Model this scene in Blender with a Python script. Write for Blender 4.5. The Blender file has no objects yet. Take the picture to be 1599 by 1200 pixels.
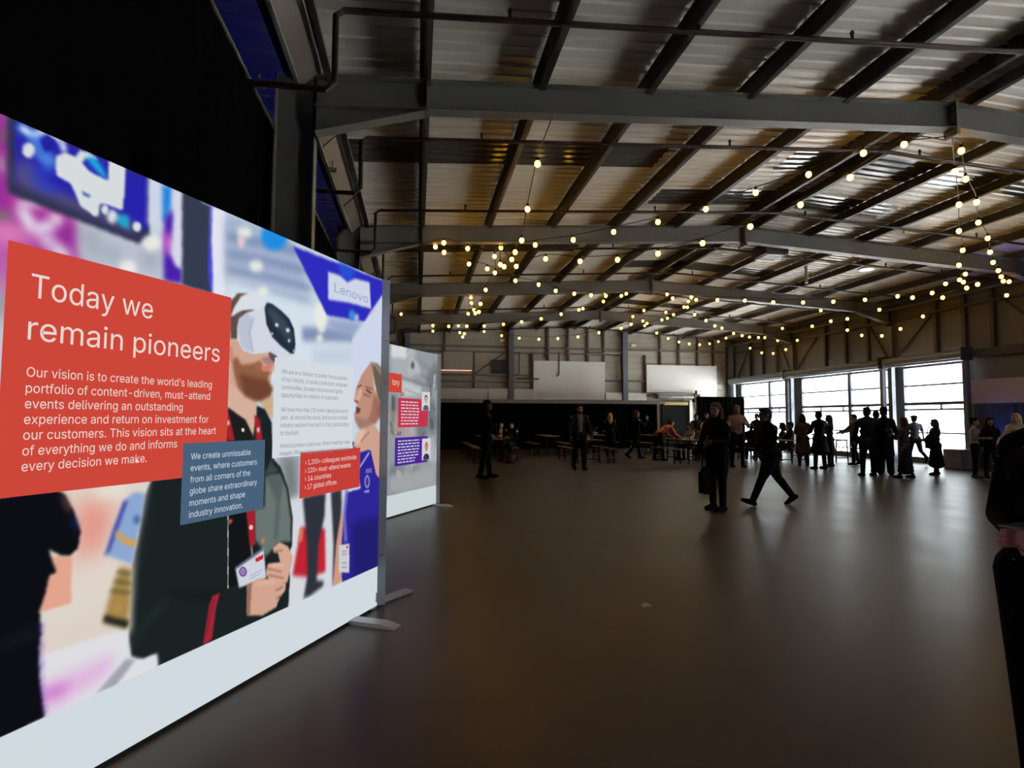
import bpy, bmesh, math, random
import numpy as np
from mathutils import Vector, Matrix
random.seed(7)
SC = bpy.context.scene
COL = SC.collection

# ------------------------------------------------------------------ camera, world, exposure
F_PX, YAW, PITCH, ROLL, EYE = 903.0, .1628, .0598, .0034, 1.45
_cy, _sy, _cp, _sp = math.cos(YAW), math.sin(YAW), math.cos(PITCH), math.sin(PITCH)
FWD = Vector((_sy*_cp, _cy*_cp, _sp)); _r = Vector((_cy, -_sy, 0)); _u = _r.cross(FWD)
RIGHT = math.cos(ROLL)*_r + math.sin(ROLL)*_u
UPV = -math.sin(ROLL)*_r + math.cos(ROLL)*_u
cam_data = bpy.data.cameras.new('camera'); cam = bpy.data.objects.new('camera', cam_data)
COL.objects.link(cam); SC.camera = cam
cam_data.sensor_width = 36.0; cam_data.lens = F_PX/1599*36.0; cam_data.clip_end = 300; cam_data.clip_start = .05
_m = Matrix((RIGHT, UPV, -FWD)).transposed().to_4x4(); _m.translation = (0, 0, EYE); cam.matrix_world = _m

SC.view_settings.view_transform = 'Standard'; SC.view_settings.look = 'None'
SC.view_settings.gamma = 1; SC.view_settings.exposure = 0.0; SC.view_settings.use_curve_mapping = False
SC.cycles.use_denoising = True
SC.cycles.max_bounces = 8; SC.cycles.diffuse_bounces = 5; SC.cycles.glossy_bounces = 4
SC.cycles.transparent_max_bounces = 12
SC.cycles.sample_clamp_indirect = 40.0
world = bpy.data.worlds.new('overcast_sky'); SC.world = world; world.use_nodes = True
bg = world.node_tree.nodes['Background']; bg.inputs['Color'].default_value = (.92, .97, 1.0, 1); bg.inputs['Strength'].default_value = 5.5

def area_light(name, loc, rot, sx, sy, power, color, portal=False):
    l = bpy.data.lights.new(name, 'AREA'); l.shape = 'RECTANGLE'; l.size = sx; l.size_y = sy
    l.energy = power; l.color = color
    if portal: l.cycles.is_portal = True
    o = bpy.data.objects.new(name, l); COL.objects.link(o); o.location = loc; o.rotation_euler = rot
    return o
# sky portals in the glazed openings of the right wall, the two added out of view included
for y0, y1 in ((-4.8, .6), (1.9, 6.8), (23.75, 28.2), (18.3, 23.35), (15.2, 17.9)):
    area_light('window_portal', (16.93, (y0+y1)/2, 1.75), (0, math.radians(90), 0), 3.2, y1-y0, 1, (1, 1, 1), True)
def spot(name, loc, target, power, color, size=80, blend=.6, r=.05):
    l = bpy.data.lights.new(name, 'SPOT'); l.energy = power; l.color = color; l.spot_size = math.radians(size); l.spot_blend = blend
    l.shadow_soft_size = r
    o = bpy.data.objects.new(name, l); COL.objects.link(o); o.location = loc
    o.rotation_euler = (Vector(target)-Vector(loc)).to_track_quat('-Z', 'Y').to_euler()
    return o
# sun lamp added to brighten the roof, running along the right-hand side of the building: it lights the ground outside, which throws light up to the roof
sl = bpy.data.lights.new('sun', 'SUN'); sl.energy = 98; sl.angle = math.radians(2); sl.color = (1, .97, .93)
so = bpy.data.objects.new('sun', sl); COL.objects.link(so); so.rotation_euler = Vector((.10, -1, -1)).to_track_quat('-Z', 'Y').to_euler()
# blue event uplights: behind the black drape on the left, on the right wall
spot('blue_uplight_beam', (-3.2, 5.6, .2), (-3.0, 6.6, 6), 60, (.03, .07, 1), 110)
spot('blue_uplight_beam', (-2.7, 13.2, .2), (-2.4, 12.6, 6), 12, (.03, .07, 1), 110)
spot('blue_uplight_beam', (16.25, 14.15, .22), (16.62, 14.1, 2.2), 75, (.04, .2, 1), 60)
spot('blue_uplight_beam', (15.9, 11.2, .3), (15.9, 12.3, 6), 260, (.04, .15, 1), 40)

# ------------------------------------------------------------------ photo pixel -> ray helpers
CAM = Vector((0, 0, EYE))
def ray(x, y): return FWD + RIGHT*((x-799.5)/F_PX) + UPV*((600-y)/F_PX)
def on_plane(x, y, n, d):
    r = ray(x, y); n = Vector(n); return CAM + r*((d-n.dot(CAM))/n.dot(r))
def at_z(x, y, z=0): return on_plane(x, y, (0, 0, 1), z)
def at_y(x, y, Y): return on_plane(x, y, (0, 1, 0), Y)
def at_x(x, y, X): return on_plane(x, y, (1, 0, 0), X)

# ------------------------------------------------------------------ materials
def s2l(c):
    c = c/255.0
    return c/12.92 if c <= .04045 else ((c+.055)/1.055)**2.4
def rgb(r, g, b): return (s2l(r), s2l(g), s2l(b), 1)
_mats = {}
def mat(name, col, rough=.6, metal=0, noise=0, nscale=8, spec=.5, bump=0, emit=None, estr=0, stretch=None, rvar=0):
    if name in _mats: return _mats[name]
    m = bpy.data.materials.new(name); m.use_nodes = True; nt = m.node_tree
    b = nt.nodes['Principled BSDF']
    b.inputs['Base Color'].default_value = (*col[:3], 1); b.inputs['Roughness'].default_value = rough
    b.inputs['Metallic'].default_value = metal; b.inputs['Specular IOR Level'].default_value = spec
    if noise or bump or rvar:
        tc = nt.nodes.new('ShaderNodeTexCoord'); mp = nt.nodes.new('ShaderNodeMapping')
        nt.links.new(tc.outputs['Object'], mp.inputs['Vector'])
        if stretch: mp.inputs['Scale'].default_value = stretch
        nz = nt.nodes.new('ShaderNodeTexNoise'); nz.inputs['Scale'].default_value = nscale; nz.inputs['Detail'].default_value = 6
        nt.links.new(mp.outputs['Vector'], nz.inputs['Vector'])
        if noise:
            mx = nt.nodes.new('ShaderNodeMixRGB'); mx.inputs['Color1'].default_value = (*[c*(1-noise) for c in col[:3]], 1)
            mx.inputs['Color2'].default_value = (*[min(1, c*(1+noise)) for c in col[:3]], 1)
            nt.links.new(nz.outputs['Fac'], mx.inputs['Fac']); nt.links.new(mx.outputs['Color'], b.inputs['Base Color'])
        if rvar:
            mr = nt.nodes.new('ShaderNodeMapRange'); mr.inputs['From Min'].default_value = .3; mr.inputs['From Max'].default_value = .7
            mr.inputs['To Min'].default_value = rough-rvar; mr.inputs['To Max'].default_value = rough+rvar
            nt.links.new(nz.outputs['Fac'], mr.inputs['Value']); nt.links.new(mr.outputs['Result'], b.inputs['Roughness'])
        if bump:
            bp = nt.nodes.new('ShaderNodeBump'); bp.inputs['Strength'].default_value = bump; bp.inputs['Distance'].default_value = .02
            nt.links.new(nz.outputs['Fac'], bp.inputs['Height']); nt.links.new(bp.outputs['Normal'], b.inputs['Normal'])
    if emit is not None:
        b.inputs['Emission Color'].default_value = (*emit[:3], 1); b.inputs['Emission Strength'].default_value = estr
    _mats[name] = m
    return m
def emat(name, col, s=1.0):
    if name in _mats: return _mats[name]
    m = bpy.data.materials.new(name); m.use_nodes = True; nt = m.node_tree; nt.nodes.clear()
    e = nt.nodes.new('ShaderNodeEmission'); o = nt.nodes.new('ShaderNodeOutputMaterial')
    e.inputs['Color'].default_value = (*col[:3], 1); e.inputs['Strength'].default_value = s
    nt.links.new(e.outputs[0], o.inputs[0]); _mats[name] = m
    return m
M_STEEL = mat('painted_grey_steel', (.16, .155, .14), .5, 0, .15, 3)
M_STEELD = mat('dark_purlin_steel', (.075, .068, .06), .5, 0, .2, 3)
M_BLUESTEEL = mat('blue_grey_steel', (.13, .15, .18), .45, 0, .1, 3)
M_ROOF = mat('pale_lining_sheet', (.74, .70, .63), .38, 0, .06, 1.2)
M_LIGHTPANEL = mat('rooflight_sheet', (.10, .095, .085), .16, 0, .1, 2)
M_PIPE = mat('red_oxide_pipe', (.035, .012, .009), .5, 0, .2, 5)
M_WALL = mat('beige_wall_sheet', (.40, .37, .31), .6, 0, .08, .8)
M_WHITE = mat('white_board', (.74, .73, .70), .6, 0, .04, 1.5)
M_BLACK = mat('black_drape', (.003, .003, .0034), .95, 0, .3, 3, 0)
M_GALV = mat('galvanised_steel', (.38, .38, .36), .35, .6, .15, 6)
M_ALU = mat('anodised_aluminium', (.42, .45, .50), .38, .55, .05, 9)
M_DARK = mat('dark_plastic', (.02, .02, .022), .45)
M_WOOD = mat('varnished_bench_wood', (.20, .125, .065), .45, 0, .25, 5, stretch=(12, 1, 1))
M_LEG = mat('bench_leg_steel', (.008, .009, .008), .6, spec=.2)

# ------------------------------------------------------------------ mesh helpers
def link(name, me, m=None, parent=None, kind=None):
    o = bpy.data.objects.new(name, me); COL.objects.link(o)
    if m is not None and not me.materials: me.materials.append(m)
    if parent is not None: o.parent = parent
    if kind: o['kind'] = kind
    return o
class MB:
    def __init__(s): s.v = []; s.f = []
    def add(s, vs, fs):
        n = len(s.v); s.v += [tuple(v) for v in vs]; s.f += [tuple(i+n for i in f) for f in fs]; return s
    def box(s, x0, x1, y0, y1, z0, z1):
        return s.add([(x0,y0,z0),(x1,y0,z0),(x1,y1,z0),(x0,y1,z0),(x0,y0,z1),(x1,y0,z1),(x1,y1,z1),(x0,y1,z1)],
                     [(0,3,2,1),(4,5,6,7),(0,1,5,4),(1,2,6,5),(2,3,7,6),(3,0,4,7)])
    def bar(s, a, b, w, h, up=(0, 0, 1)):
        a = Vector(a); b = Vector(b); d = (b-a).normalized(); up = Vector(up)
        if abs(d.dot(up)) > .98: up = Vector((0, 1, 0))
        r = d.cross(up).normalized(); t = r.cross(d).normalized()
        vs = [p + r*sx*w/2 + t*sz*h/2 for p in (a, b) for sx, sz in ((-1,-1),(1,-1),(1,1),(-1,1))]
        return s.add(vs, [(0,3,2,1),(4,5,6,7),(0,1,5,4),(1,2,6,5),(2,3,7,6),(3,0,4,7)])
    def tube(s, pts, r, n=8, caps=True):
        pts = [Vector(p) for p in pts]; N = len(pts); rs = r if isinstance(r, (list, tuple)) else [r]*N
        base = len(s.v); prev = None
        for i, p in enumerate(pts):
            d = (pts[min(i+1, N-1)]-pts[max(i-1, 0)]).normalized()
            if prev is None:
                a = Vector((0, 0, 1)) if abs(d.z) < .9 else Vector((1, 0, 0)); x = d.cross(a).normalized()
            else:
                x = (prev - d*prev.dot(d)).normalized()
            prev = x; y = d.cross(x)
            for k in range(n):
                t = 2*math.pi*k/n; s.v.append(tuple(p + (x*math.cos(t)+y*math.sin(t))*rs[i]))
        for i in range(N-1):
            for k in range(n):
                a = base+i*n+k; b = base+i*n+(k+1) % n
                s.f.append((a, b, b+n, a+n))
        if caps:
            s.f.append(tuple(base+k for k in reversed(range(n)))); s.f.append(tuple(base+(N-1)*n+k for k in range(n)))
        return s
    def lathe(s, prof, c=(0, 0, 0), n=16):
        base = len(s.v); c = Vector(c)
        for r, z in prof:
            for k in range(n):
                t = 2*math.pi*k/n; s.v.append((c.x+r*math.cos(t), c.y+r*math.sin(t), c.z+z))
        for i in range(len(prof)-1):
            for k in range(n):
                a = base+i*n+k; b = base+i*n+(k+1) % n
                s.f.append((a, b, b+n, a+n))
        s.f.append(tuple(base+k for k in reversed(range(n)))); s.f.append(tuple(base+(len(prof)-1)*n+k for k in range(n)))
        return s
    def ell(s, c, r, n=12, m=8, R=None):
        base = len(s.v); c = Vector(c)
        P = [Vector((0, 0, r[2]))]
        for i in range(1, m):
            ph = math.pi*i/m
            for k in range(n):
                t = 2*math.pi*k/n; P.append(Vector((r[0]*math.sin(ph)*math.cos(t), r[1]*math.sin(ph)*math.sin(t), r[2]*math.cos(ph))))
        P.append(Vector((0, 0, -r[2])))
        for p in P:
            if R is not None: p = R @ p
            s.v.append(tuple(c+p))
        last = base+len(P)-1
        for k in range(n): s.f.append((base, base+1+k, base+1+(k+1) % n))
        for i in range(m-2):
            for k in range(n):
                a = base+1+i*n+k; b = base+1+i*n+(k+1) % n
                s.f.append((a, a+n, b+n, b))
        o = base+1+(m-2)*n
        for k in range(n): s.f.append((o+k, last, o+(k+1) % n))
        return s
    def cap(s, a, ra, b, rb, n=12):
        a = Vector(a); b = Vector(b); d = b-a; L = d.length
        if L < 1e-5: return s.ell(a, (ra, ra, ra))
        d.normalize(); pts = []; rs = []
        for t in (0, .25, .5, .75): 
            ph = t*math.pi/2; pts.append(a-d*ra*math.cos(ph)); rs.append(max(ra*math.sin(ph), 1e-3))
        pts.append(a); rs.append(ra); pts.append(b); rs.append(rb)
        for t in (.25, .5, .75, 1):
            ph = t*math.pi/2; pts.append(b+d*rb*math.sin(ph)); rs.append(max(rb*math.cos(ph), 1e-3))
        return s.tube(pts, rs, n)
    def mesh(s, name, smooth=False):
        me = bpy.data.meshes.new(name); me.from_pydata(s.v, [], s.f); me.validate(); 
        if smooth: me.polygons.foreach_set('use_smooth', [True]*len(me.polygons))
        me.update(); return me
    def obj(s, name, m, parent=None, kind=None, smooth=False): return link(name, s.mesh(name, smooth), m, parent, kind)
def thing(name, label, cat, loc=(0, 0, 0), rz=0, group=None):
    o = bpy.data.objects.new(name, None); COL.objects.link(o); o.location = loc; o.rotation_euler = (0, 0, rz)
    o.empty_display_size = .1
    return tag(o, label, cat, group)
def tag(o, label, cat, group=None):
    o['label'] = label; o['category'] = cat
    if group: o['group'] = group
    return o
def copy_tree(o, parent=None):
    c = o.copy(); COL.objects.link(c)
    if parent is not None: c.parent = parent
    for ch in list(o.children): copy_tree(ch, c)
    return c
def struct(name, mb, m): return mb.obj(name, m, None, 'structure')
def bevel(o, w=.004, seg=2):
    b = o.modifiers.new('bevel', 'BEVEL'); b.width = w; b.segments = seg; b.limit_method = 'ANGLE'
    return o

# ------------------------------------------------------------------ setting: floor, walls, roof
XL, XA, XR, YB, YN = -1.25, 7.7, 16.65, 28.7, -6.0
FR = [7.1+5.5*i for i in range(-2, 4)]
floor_m = mat('polished_concrete', (.118, .086, .062), .32, 0, .16, 1.7, .13, .09, stretch=(1, .5, 1), rvar=.03)
struct('floor', MB().box(-9, 17.0, YN, YB+.4, -.15, 0), floor_m)
struct('trim_1', MB().box(17.0, 60, YN-20, YB+40, -.25, -.05), mat("outdoor_concrete", (.75, .75, .75), .8, 0, .1, .5)).name = 'floor_outside'

def roof_profile(y0, y1):
    ys = []; y = y0; P = .2
    while y < y1:
        for dy, dz in ((0, 0), (.145, 0), (.16, -.024), (.185, -.024)):
            if y+dy < y1: ys.append((y+dy, dz))
        y += P
    ys.append((y1, 0)); return ys
def roof_strip(y0, y1, x0, x1, dz0=0.0):
    def z(x): return 6.28-.0564*abs(x-XA)
    prof = roof_profile(y0, y1); mb = MB(); xs = [x0]+([XA] if x0 < XA < x1 else [])+[x1]
    vs = [(x, y, z(x)+dz+dz0) for y, dz in prof for x in xs]; n = len(xs); fs = []
    for i in range(len(prof)-1):
        for k in range(n-1): a = i*n+k; fs.append((a, a+1, a+1+n, a+n))
    return mb.add(vs, fs)
RL = [(3.4, 4.2, -1.2, XR), (9.0, 9.8, -1.2, 4.2), (9.0, 9.8, 6.6, 12.5), (10.8, 11.6, 4.85, 10.4), (14.4, 15.2, -1.2, 4.2), (16.2, 17.0, 6.0, 11), (20, 20.8, -1, 5), (21.8, 22.6, 8, 13)]
struct('ceiling', roof_strip(YN, YB+.4, XL-.35, XR+.5), M_ROOF)
for i, (a, b, c, d) in enumerate(RL):
    o = roof_strip(a, b, c, d, -.006).obj('rooflight', M_LIGHTPANEL, None, 'structure')
# neighbouring bay's roof beyond the valley gutter on the left
mb = MB(); pr = roof_profile(YN, YB); vs = []; fs = []
for y, dz in pr: vs += [(XL-.35, y, 5.75+dz), (-9, y, 6.25+dz)]
for i in range(len(pr)-1): fs.append((i*2, i*2+1, i*2+3, i*2+2))
struct('ceiling_left', mb.add(vs, fs), M_ROOF)
struct('wall_left', MB().box(-9.2, -9, YN, YB, 0, 6.6), M_BLACK)
struct('wall_front', MB().box(-9, 8.5, YN-.2, YN, 0, 6.6).box(8.5, 17, YN-.2, YN, 0, 6.6), mat('dark_front_wall', (.06, .06, .06), .8))
# back wall sheeting with shallow horizontal ribs
mb = MB(); zz = []; z = 0.0
while z < 6.4: zz += [(z, 0), (z+.28, 0), (z+.29, .012), (z+.31, .012), (z+.32, 0)]; z += .34
vs = []; fs = []
for z, d in zz: vs += [(-9, YB+d, z), (XR+.35, YB+d, z)]
for i in range(len(zz)-1): fs.append((i*2, i*2+1, i*2+3, i*2+2))
struct('wall_back', mb.add(vs, fs), M_WALL)
# right wall with three glazed openings and two added out of view, ribbed sheeting above
mb = MB()
WX = XR+.18
for y0, y1, z0, z1 in ((YN, -5, 0, 3.3), (.7, 1.8, 0, 3.3), (6.9, 15.15, 0, 3.3), (YN, 15.15, 3.3, 6.4), (15.15, YB, 3.3, 6.4), (17.95, 18.25, 0, 3.3), (23.4, 23.7, 0, 3.3), (28.25, YB, 0, 3.3)):
    mb.box(WX, WX+.12, y0, y1, z0, z1)
struct('wall_right', mb, mat('beige_side_wall', (.185, .175, .17), .6, 0, .1, .8))
# ------------------------------------------------------------------ steel portal frames
ORD = ['nearest', 'second', 'third', 'fourth', 'fifth']
def rz_bot(x): return 5.70-.0564*abs(x-XA)
def rz_top(x): return 6.08-.0564*abs(x-XA)
def ibeam(mb, xs, zb, zt, y, w=.19, t=.016):
    """rafter along X with sloping flanges: list of x stations, bottom/top height functions"""
    for a, b in zip(xs[:-1], xs[1:]):
        for z0, z1 in ((zb, lambda x: zb(x)+t), (lambda x: zt(x)-t, zt)):
            vs = [(x, y+s*w/2, zf(x)) for x in (a, b) for s in (-1, 1) for zf in (z0, z1)]
            mb.add(vs, [(0,1,3,2), (4,6,7,5), (0,4,5,1), (2,3,7,6), (1,5,7,3), (0,2,6,4)])
        vs = [(x, y+s*.006, zf(x)) for x in (a, b) for s in (-1, 1) for zf in (zb, zt)]
        mb.add(vs, [(0,1,3,2), (4,6,7,5), (0,4,5,1), (2,3,7,6), (1,5,7,3), (0,2,6,4)])
    return mb
def column(mb, x, y, z1, d=.46, w=.2, t=.018, side=1):
    """H column, web across X; side=+1 means the hall lies towards +X"""
    x0, x1 = (x-d, x) if side > 0 else (x, x+d)
    mb.box(x0, x0+t, y-w/2, y+w/2, 0, z1); mb.box(x1-t, x1, y-w/2, y+w/2, 0, z1); mb.box(x0+t, x1-t, y-.006, y+.006, 0, z1)
    mb.box(x0-.06, x1+.06, y-w/2-.06, y+w/2+.06, 0, .025)
    return mb
for i, y in enumerate(FR):
    vis = i-2
    if vis < -1: continue
    lab = 'grey steel portal frame, %s' % (
        ['behind the viewer', 'the nearest, its column behind the big lightbox', 'second from the front, across the hall',
         'third from the front', 'last before the back wall'][vis+1])
    fr = thing('portal_frame', lab, 'steel frame', (0, 0, 0), 0, 'steel portal frames')
    for sd in (1, -1):
        X = XL if sd > 0 else XR
        column(MB(), X, y, rz_top(X)-.02, side=sd).obj('column', M_STEEL, fr)
        xs = [X, XA] if sd > 0 else [XA, X]
        ibeam(MB(), xs, rz_bot, rz_top, y).obj('rafter', M_STEEL, fr)
        # haunch: tapered tee under the rafter end
        hm = MB(); xe = X+sd*1.33
        pts = [(X, 4.88), (xe, rz_bot(xe)-.0), (X, rz_bot(X))]
        vs = [(px, y+s*.006, pz) for s in (-1, 1) for px, pz in pts]; hm.add(vs, [(0,1,2), (3,5,4), (0,3,4,1), (1,4,5,2), (2,5,3,0)])
        hm.bar((X, y, 4.885), (xe, y, rz_bot(xe)-.008), .19, .018)
        hm.box(min(xe, xe+sd*.014), max(xe, xe+sd*.014), y-.095, y+.095, rz_bot(xe)-.03, rz_bot(xe)+.01)
        hm.box(X-.02 if sd > 0 else X, X if sd > 0 else X+.02, y-.1, y+.1, 4.8, rz_top(X))
        hm.obj('haunch', M_STEEL, fr)
        # web stiffener over the haunch end
        MB().box(xe-.008, xe+.008, y-.09, y+.09, rz_bot(xe), rz_top(xe)).obj('stiffener', M_STEEL, fr)
    ap = MB().box(XA-.025, XA+.025, y-.11, y+.11, 5.60, 6.10)
    for zz in (5.78, 5.9, 6.0):
        for s in (-1, 1): ap.tube([(XA-.05, y+s*.06, zz), (XA+.05, y+s*.06, zz)], .014, 6)
    ap.obj('apex_plate', M_STEEL, fr)
    # fly braces from the rafter foot up to the purlins
    for px in (2.2, 5.85, 9.45, 13.2):
        MB().bar((px, y+.02, rz_bot(px)+.03), (px+.12, y+.42, rz_top(px)+.12), .045, .012).obj('fly_brace', M_STEELD, fr)

# purlins (zed sections carried on the rafters)
PX = [XL+.12, .05, 1.52, 2.98, 4.45, 5.92, 7.40]
PXR = [2*XA-x for x in PX]
plab = ['at the left eaves', 'first in from the left eaves', 'second in from the left eaves', 'third in from the left eaves', 'fourth in from the left eaves',
        'fifth in from the left eaves', 'left of the ridge pair']
rlab = [s.replace('left', 'right') for s in plab]
for xs, labs in ((PX, plab), (PXR, rlab)):
    for x, lb in zip(xs, labs):
        if abs(x-XA) < .5: zt = 6.25
        else: zt = 6.245-.0564*abs(x-XA)
        zb = zt-.20 if abs(x-XA) > .5 else zt-.2
        s = 1 if x < XA else -1
        mb = MB(); mb.box(x-.012, x+.012, YN, YB, zb, zt)
        mb.box(min(x, x+s*.07), max(x, x+s*.07), YN, YB, zb, zb+.012); mb.box(min(x, x-s*.07), max(x, x-s*.07), YN, YB, zt-.012, zt)
        o = mb.obj('roof_purlin', M_STEELD); tag(o, 'dark steel purlin running the length of the roof, '+lb, 'purlin', 'roof purlins')

# valley gutter along the left eaves, one length per bay
M_GUT = mat('brown_gutter_steel', (.20, .165, .13), .45, .2, .1, 2)
bl = ['behind the viewer', 'nearest the viewer', 'between the first and second frames', 'between the second and third frames', 'between the third and fourth frames', 'in the bay before the back wall']
for y0, y1, lb in zip([YN+.2]+[y+.12 for y in FR[1:]], [y-.12 for y in FR[1:]]+[YB-.1], bl):
    g = thing('valley_gutter', 'grey steel valley gutter under the left eaves, '+lb, 'gutter', (0, 0, 0), 0, 'valley gutters')
    MB().bar((-1.31, y0, 5.49), (-1.31, y1, 5.49), .30, .012, (-.7, 0, .7)).obj('soffit', M_GUT, g)
    for x, z, w in ((-1.43, 5.37, .05), (-1.2, 5.59, .035)):
        MB().bar((x, y0, z), (x, y1, z), w, .05).obj('edge_angle', M_GALV, g)
    MB().bar((-1.10, y0, 5.60), (-1.10, y1, 5.60), .05, .10).obj('eaves_tube', M_STEELD, g)
    MB().bar((-1.52, y0, 5.47), (-1.52, y1, 5.47), .2, .012, (.6, 0, .8)).obj('web', M_STEELD, g)
    y = y0+1.3
    while y < y1: MB().bar((-1.40, y, 5.38), (-1.22, y, 5.56), .02, .014).obj('joint_cover', M_STEELD, g); y += 2.4
# eaves beam on the right
g = thing('eaves_beam', 'grey steel eaves gutter along the top of the right wall', 'gutter')
MB().box(XR-.12, XR-.02, YN, YB, 5.38, 5.5).obj('eaves_tube', M_STEELD, g)
MB().bar((XR-.3, YN, 5.3), (XR-.3, YB, 5.3), .06, .05).obj('edge_angle', M_STEEL, g)

# black drape hung along the left columns
DX = -1.80
def drape(x0, y0, x1, y1, z0, z1, folds=7, amp=.035, n=6):
    L = math.hypot(x1-x0, y1-y0); N = max(8, int(L*folds)*n); mb = MB(); vs = []
    nx, ny = -(y1-y0)/L, (x1-x0)/L
    for k in range(N+1):
        t = k/N; a = amp*math.sin(2*math.pi*folds*L*t+.8*math.sin(9*t)); 
        for z, f in ((z0, 1.2), (z1, .12)): vs.append((x0+(x1-x0)*t+nx*a*f, y0+(y1-y0)*t+ny*a*f, z))
    return mb.add(vs, [(2*k, 2*k+2, 2*k+3, 2*k+1) for k in range(N)])
t = thing('stage_drape', 'tall black drape hung along the left side behind the lightboxes', 'drape')
drape(DX, YN+.2, DX, 27.9, .02, 5.03, 3, .04).obj('cloth', M_BLACK, t, smooth=True)
MB().tube([(DX, YN+.2, 5.04), (DX, 27.9, 5.04)], .024).obj('rail', M_STEELD, t)
# clamps on the left steelwork
for k, (x, y, z, rr_, nm) in enumerate([(-1.62, 6.0, 4.8, .07, 'front of the nearest column'), (-1.1, 7.5, 4.62, .06, 'inner face of the nearest column')]):
    t = thing('beam_clamp', 'small shiny rigging clamp on the '+nm, 'clamp', (x, y, z))
    MB().tube([(-.05, 0, 0), (.05, 0, 0)], .03, 10).obj('jaw', M_GALV, t); MB().tube([(0, 0, -.03), (0, 0, .12)], .012, 8).obj('bolt', M_GALV, t)

# ------------------------------------------------------------------ sprinkler pipes
py = [5.7, 8.35, 11.3, 13.95, 16.6, 19.4, 22.1, 24.9, 27.4]
pn = ['nearest', 'second', 'third', 'fourth', 'fifth', 'sixth', 'seventh', 'eighth', 'farthest']
for y, nm in zip(py, pn):
    t = thing('sprinkler_pipe', 'dark red sprinkler pipe crossing under the roof, %s from the front' % nm, 'pipe', (0, 0, 0), 0, 'sprinkler pipes')
    def zp(x): return 6.0-.0564*abs(x-XA)-.035
    mb = MB(); mb.tube([(-1.74, y, 4.66), (-.92, y, 4.66), (-.84, y, 4.74), (-.84, y, zp(-.84)-.06), (-.76, y, zp(-.8)), (XA, y, zp(XA)), (XR-.4, y, zp(XR-.4))], .032 if y < 9 else .028, 8)
    mb.obj('pipe', M_PIPE, t)
    for x in (.9, 3.0, 4.9, 8.4, 10.6, 12.8, 14.6):
        MB().tube([(x, y, zp(x)), (x, y, zp(x)+.09), (x, y, zp(x)+.1), (x, y, zp(x)+.13)], [.018, .018, .03, .012], 6).obj('sprinkler_head', M_PIPE, t)

# ------------------------------------------------------------------ things hung from the roof
def pendant(px, py_, Y, lab):
    p = at_y(px, py_, Y); t = thing('high_bay_lamp', lab, 'lamp', p)
    MB().lathe([(.03, .12), (.10, .10), (.22, .02), (.235, -.02), (.2, -.025)][::-1], n=20).obj('shade', M_WHITE, t, smooth=True)
    MB().tube([(0, 0, .1), (0, 0, 6.2-.0564*abs(p.x-XA)-p.z)], .012, 6).obj('drop_rod', M_STEELD, t)
    return t, p
pendant(1411, 353, 12.1, 'unlit white round lamp under the roof, left of the right-hand bulb cluster')
t, p = pendant(1353, 420, 14.9, 'lit white round lamp glowing under the roof beyond the second frame')
MB().lathe([(.19, -.03), (.19, -.027)], n=20).obj('diffuser', emat('lamp_diffuser', (1, .97, .9), 2.0), t)
pendant(1058, 322, 12.2, 'unlit white round lamp under the roof, left of the ridge')
p = at_y(1203, 393, 13.6)
t = thing('unit_heater', 'dark boxy unit heater hung under the ridge beyond the second frame', 'heater', p)
mb = MB(); mb.box(-.32, .32, -.3, .3, -.14, .16); bevel(mb.obj('casing', M_STEELD, t), .015)
mb = MB()
for k in range(5): mb.box(-.24, .24, -.22+k*.09, -.2+k*.09, -.165, -.14)
mb.box(-.27, .27, -.27, -.25, -.17, -.14); mb.box(-.27, .27, .25, .27, -.17, -.14); mb.obj('louvre', M_GALV, t)
for sx in (-.25, .25): MB().tube([(sx, 0, .15), (sx, 0, 6.2-p.z-.02)], .012, 6).obj('drop_rod', M_STEELD, t)
p = at_y(1259, 432, 15.2)
o = MB().box(-.03, .03, -.03, .03, -.2, .42).obj('cable_dropper', M_GALV); o.location = p; tag(o, 'short pale square dropper hanging from the roof right of the heater', 'dropper')

# ------------------------------------------------------------------ back wall steel and boards
ZR = lambda x: 6.2-.0564*abs(x-XA)
YW = YB-.02
def wallcol(x, lab, w=.26):
    mb = MB(); mb.box(x-w/2, x+w/2, YW-.26, YW-.24, 0, ZR(x)); mb.box(x-.008, x+.008, YW-.24, YW, 0, ZR(x)); mb.box(x-w/2, x+w/2, YW-.02, YW, 0, ZR(x))
    tag(mb.obj('gable_column', M_BLUESTEEL), lab, 'column', 'gable columns')
wallcol(4.63, 'grey steel gable column beside the black wall vent'); wallcol(10.61, 'grey steel gable column between the two white boards')
wallcol(-.5, 'grey steel gable column behind the small lightbox'); wallcol(16.5, 'grey steel column in the back right corner', .3)
def rail(x0, x1, z, lab, h=.09, d=.12, m=M_STEEL, nm='wall_rail'):
    mb = MB(); mb.box(x0, x1, YW-d, YW, z-h/2, z+h/2); o = mb.obj(nm, m); tag(o, lab, 'rail', 'back wall rails'); return o
rail(-1, 16.4, 5.05, 'upper horizontal steel rail across the back wall'); rail(-1, 10.4, 4.78, 'long horizontal steel rail below the top one on the back wall', .07)
rail(-1, 5.7, 3.62, 'horizontal rail on the back wall left of the first white board'); rail(-1, 5.7, 3.28, 'lower horizontal rail on the back wall left of the first board', .06)
rail(9.6, 11.7, 3.42, 'short horizontal rail on the back wall between the white boards'); rail(15.75, 16.4, 3.35, 'short rail on the back wall right of the projection board')
mb = MB()
for x in (6.5, 7.6, 8.7, 12.6, 13.6, 14.7): pass
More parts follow.
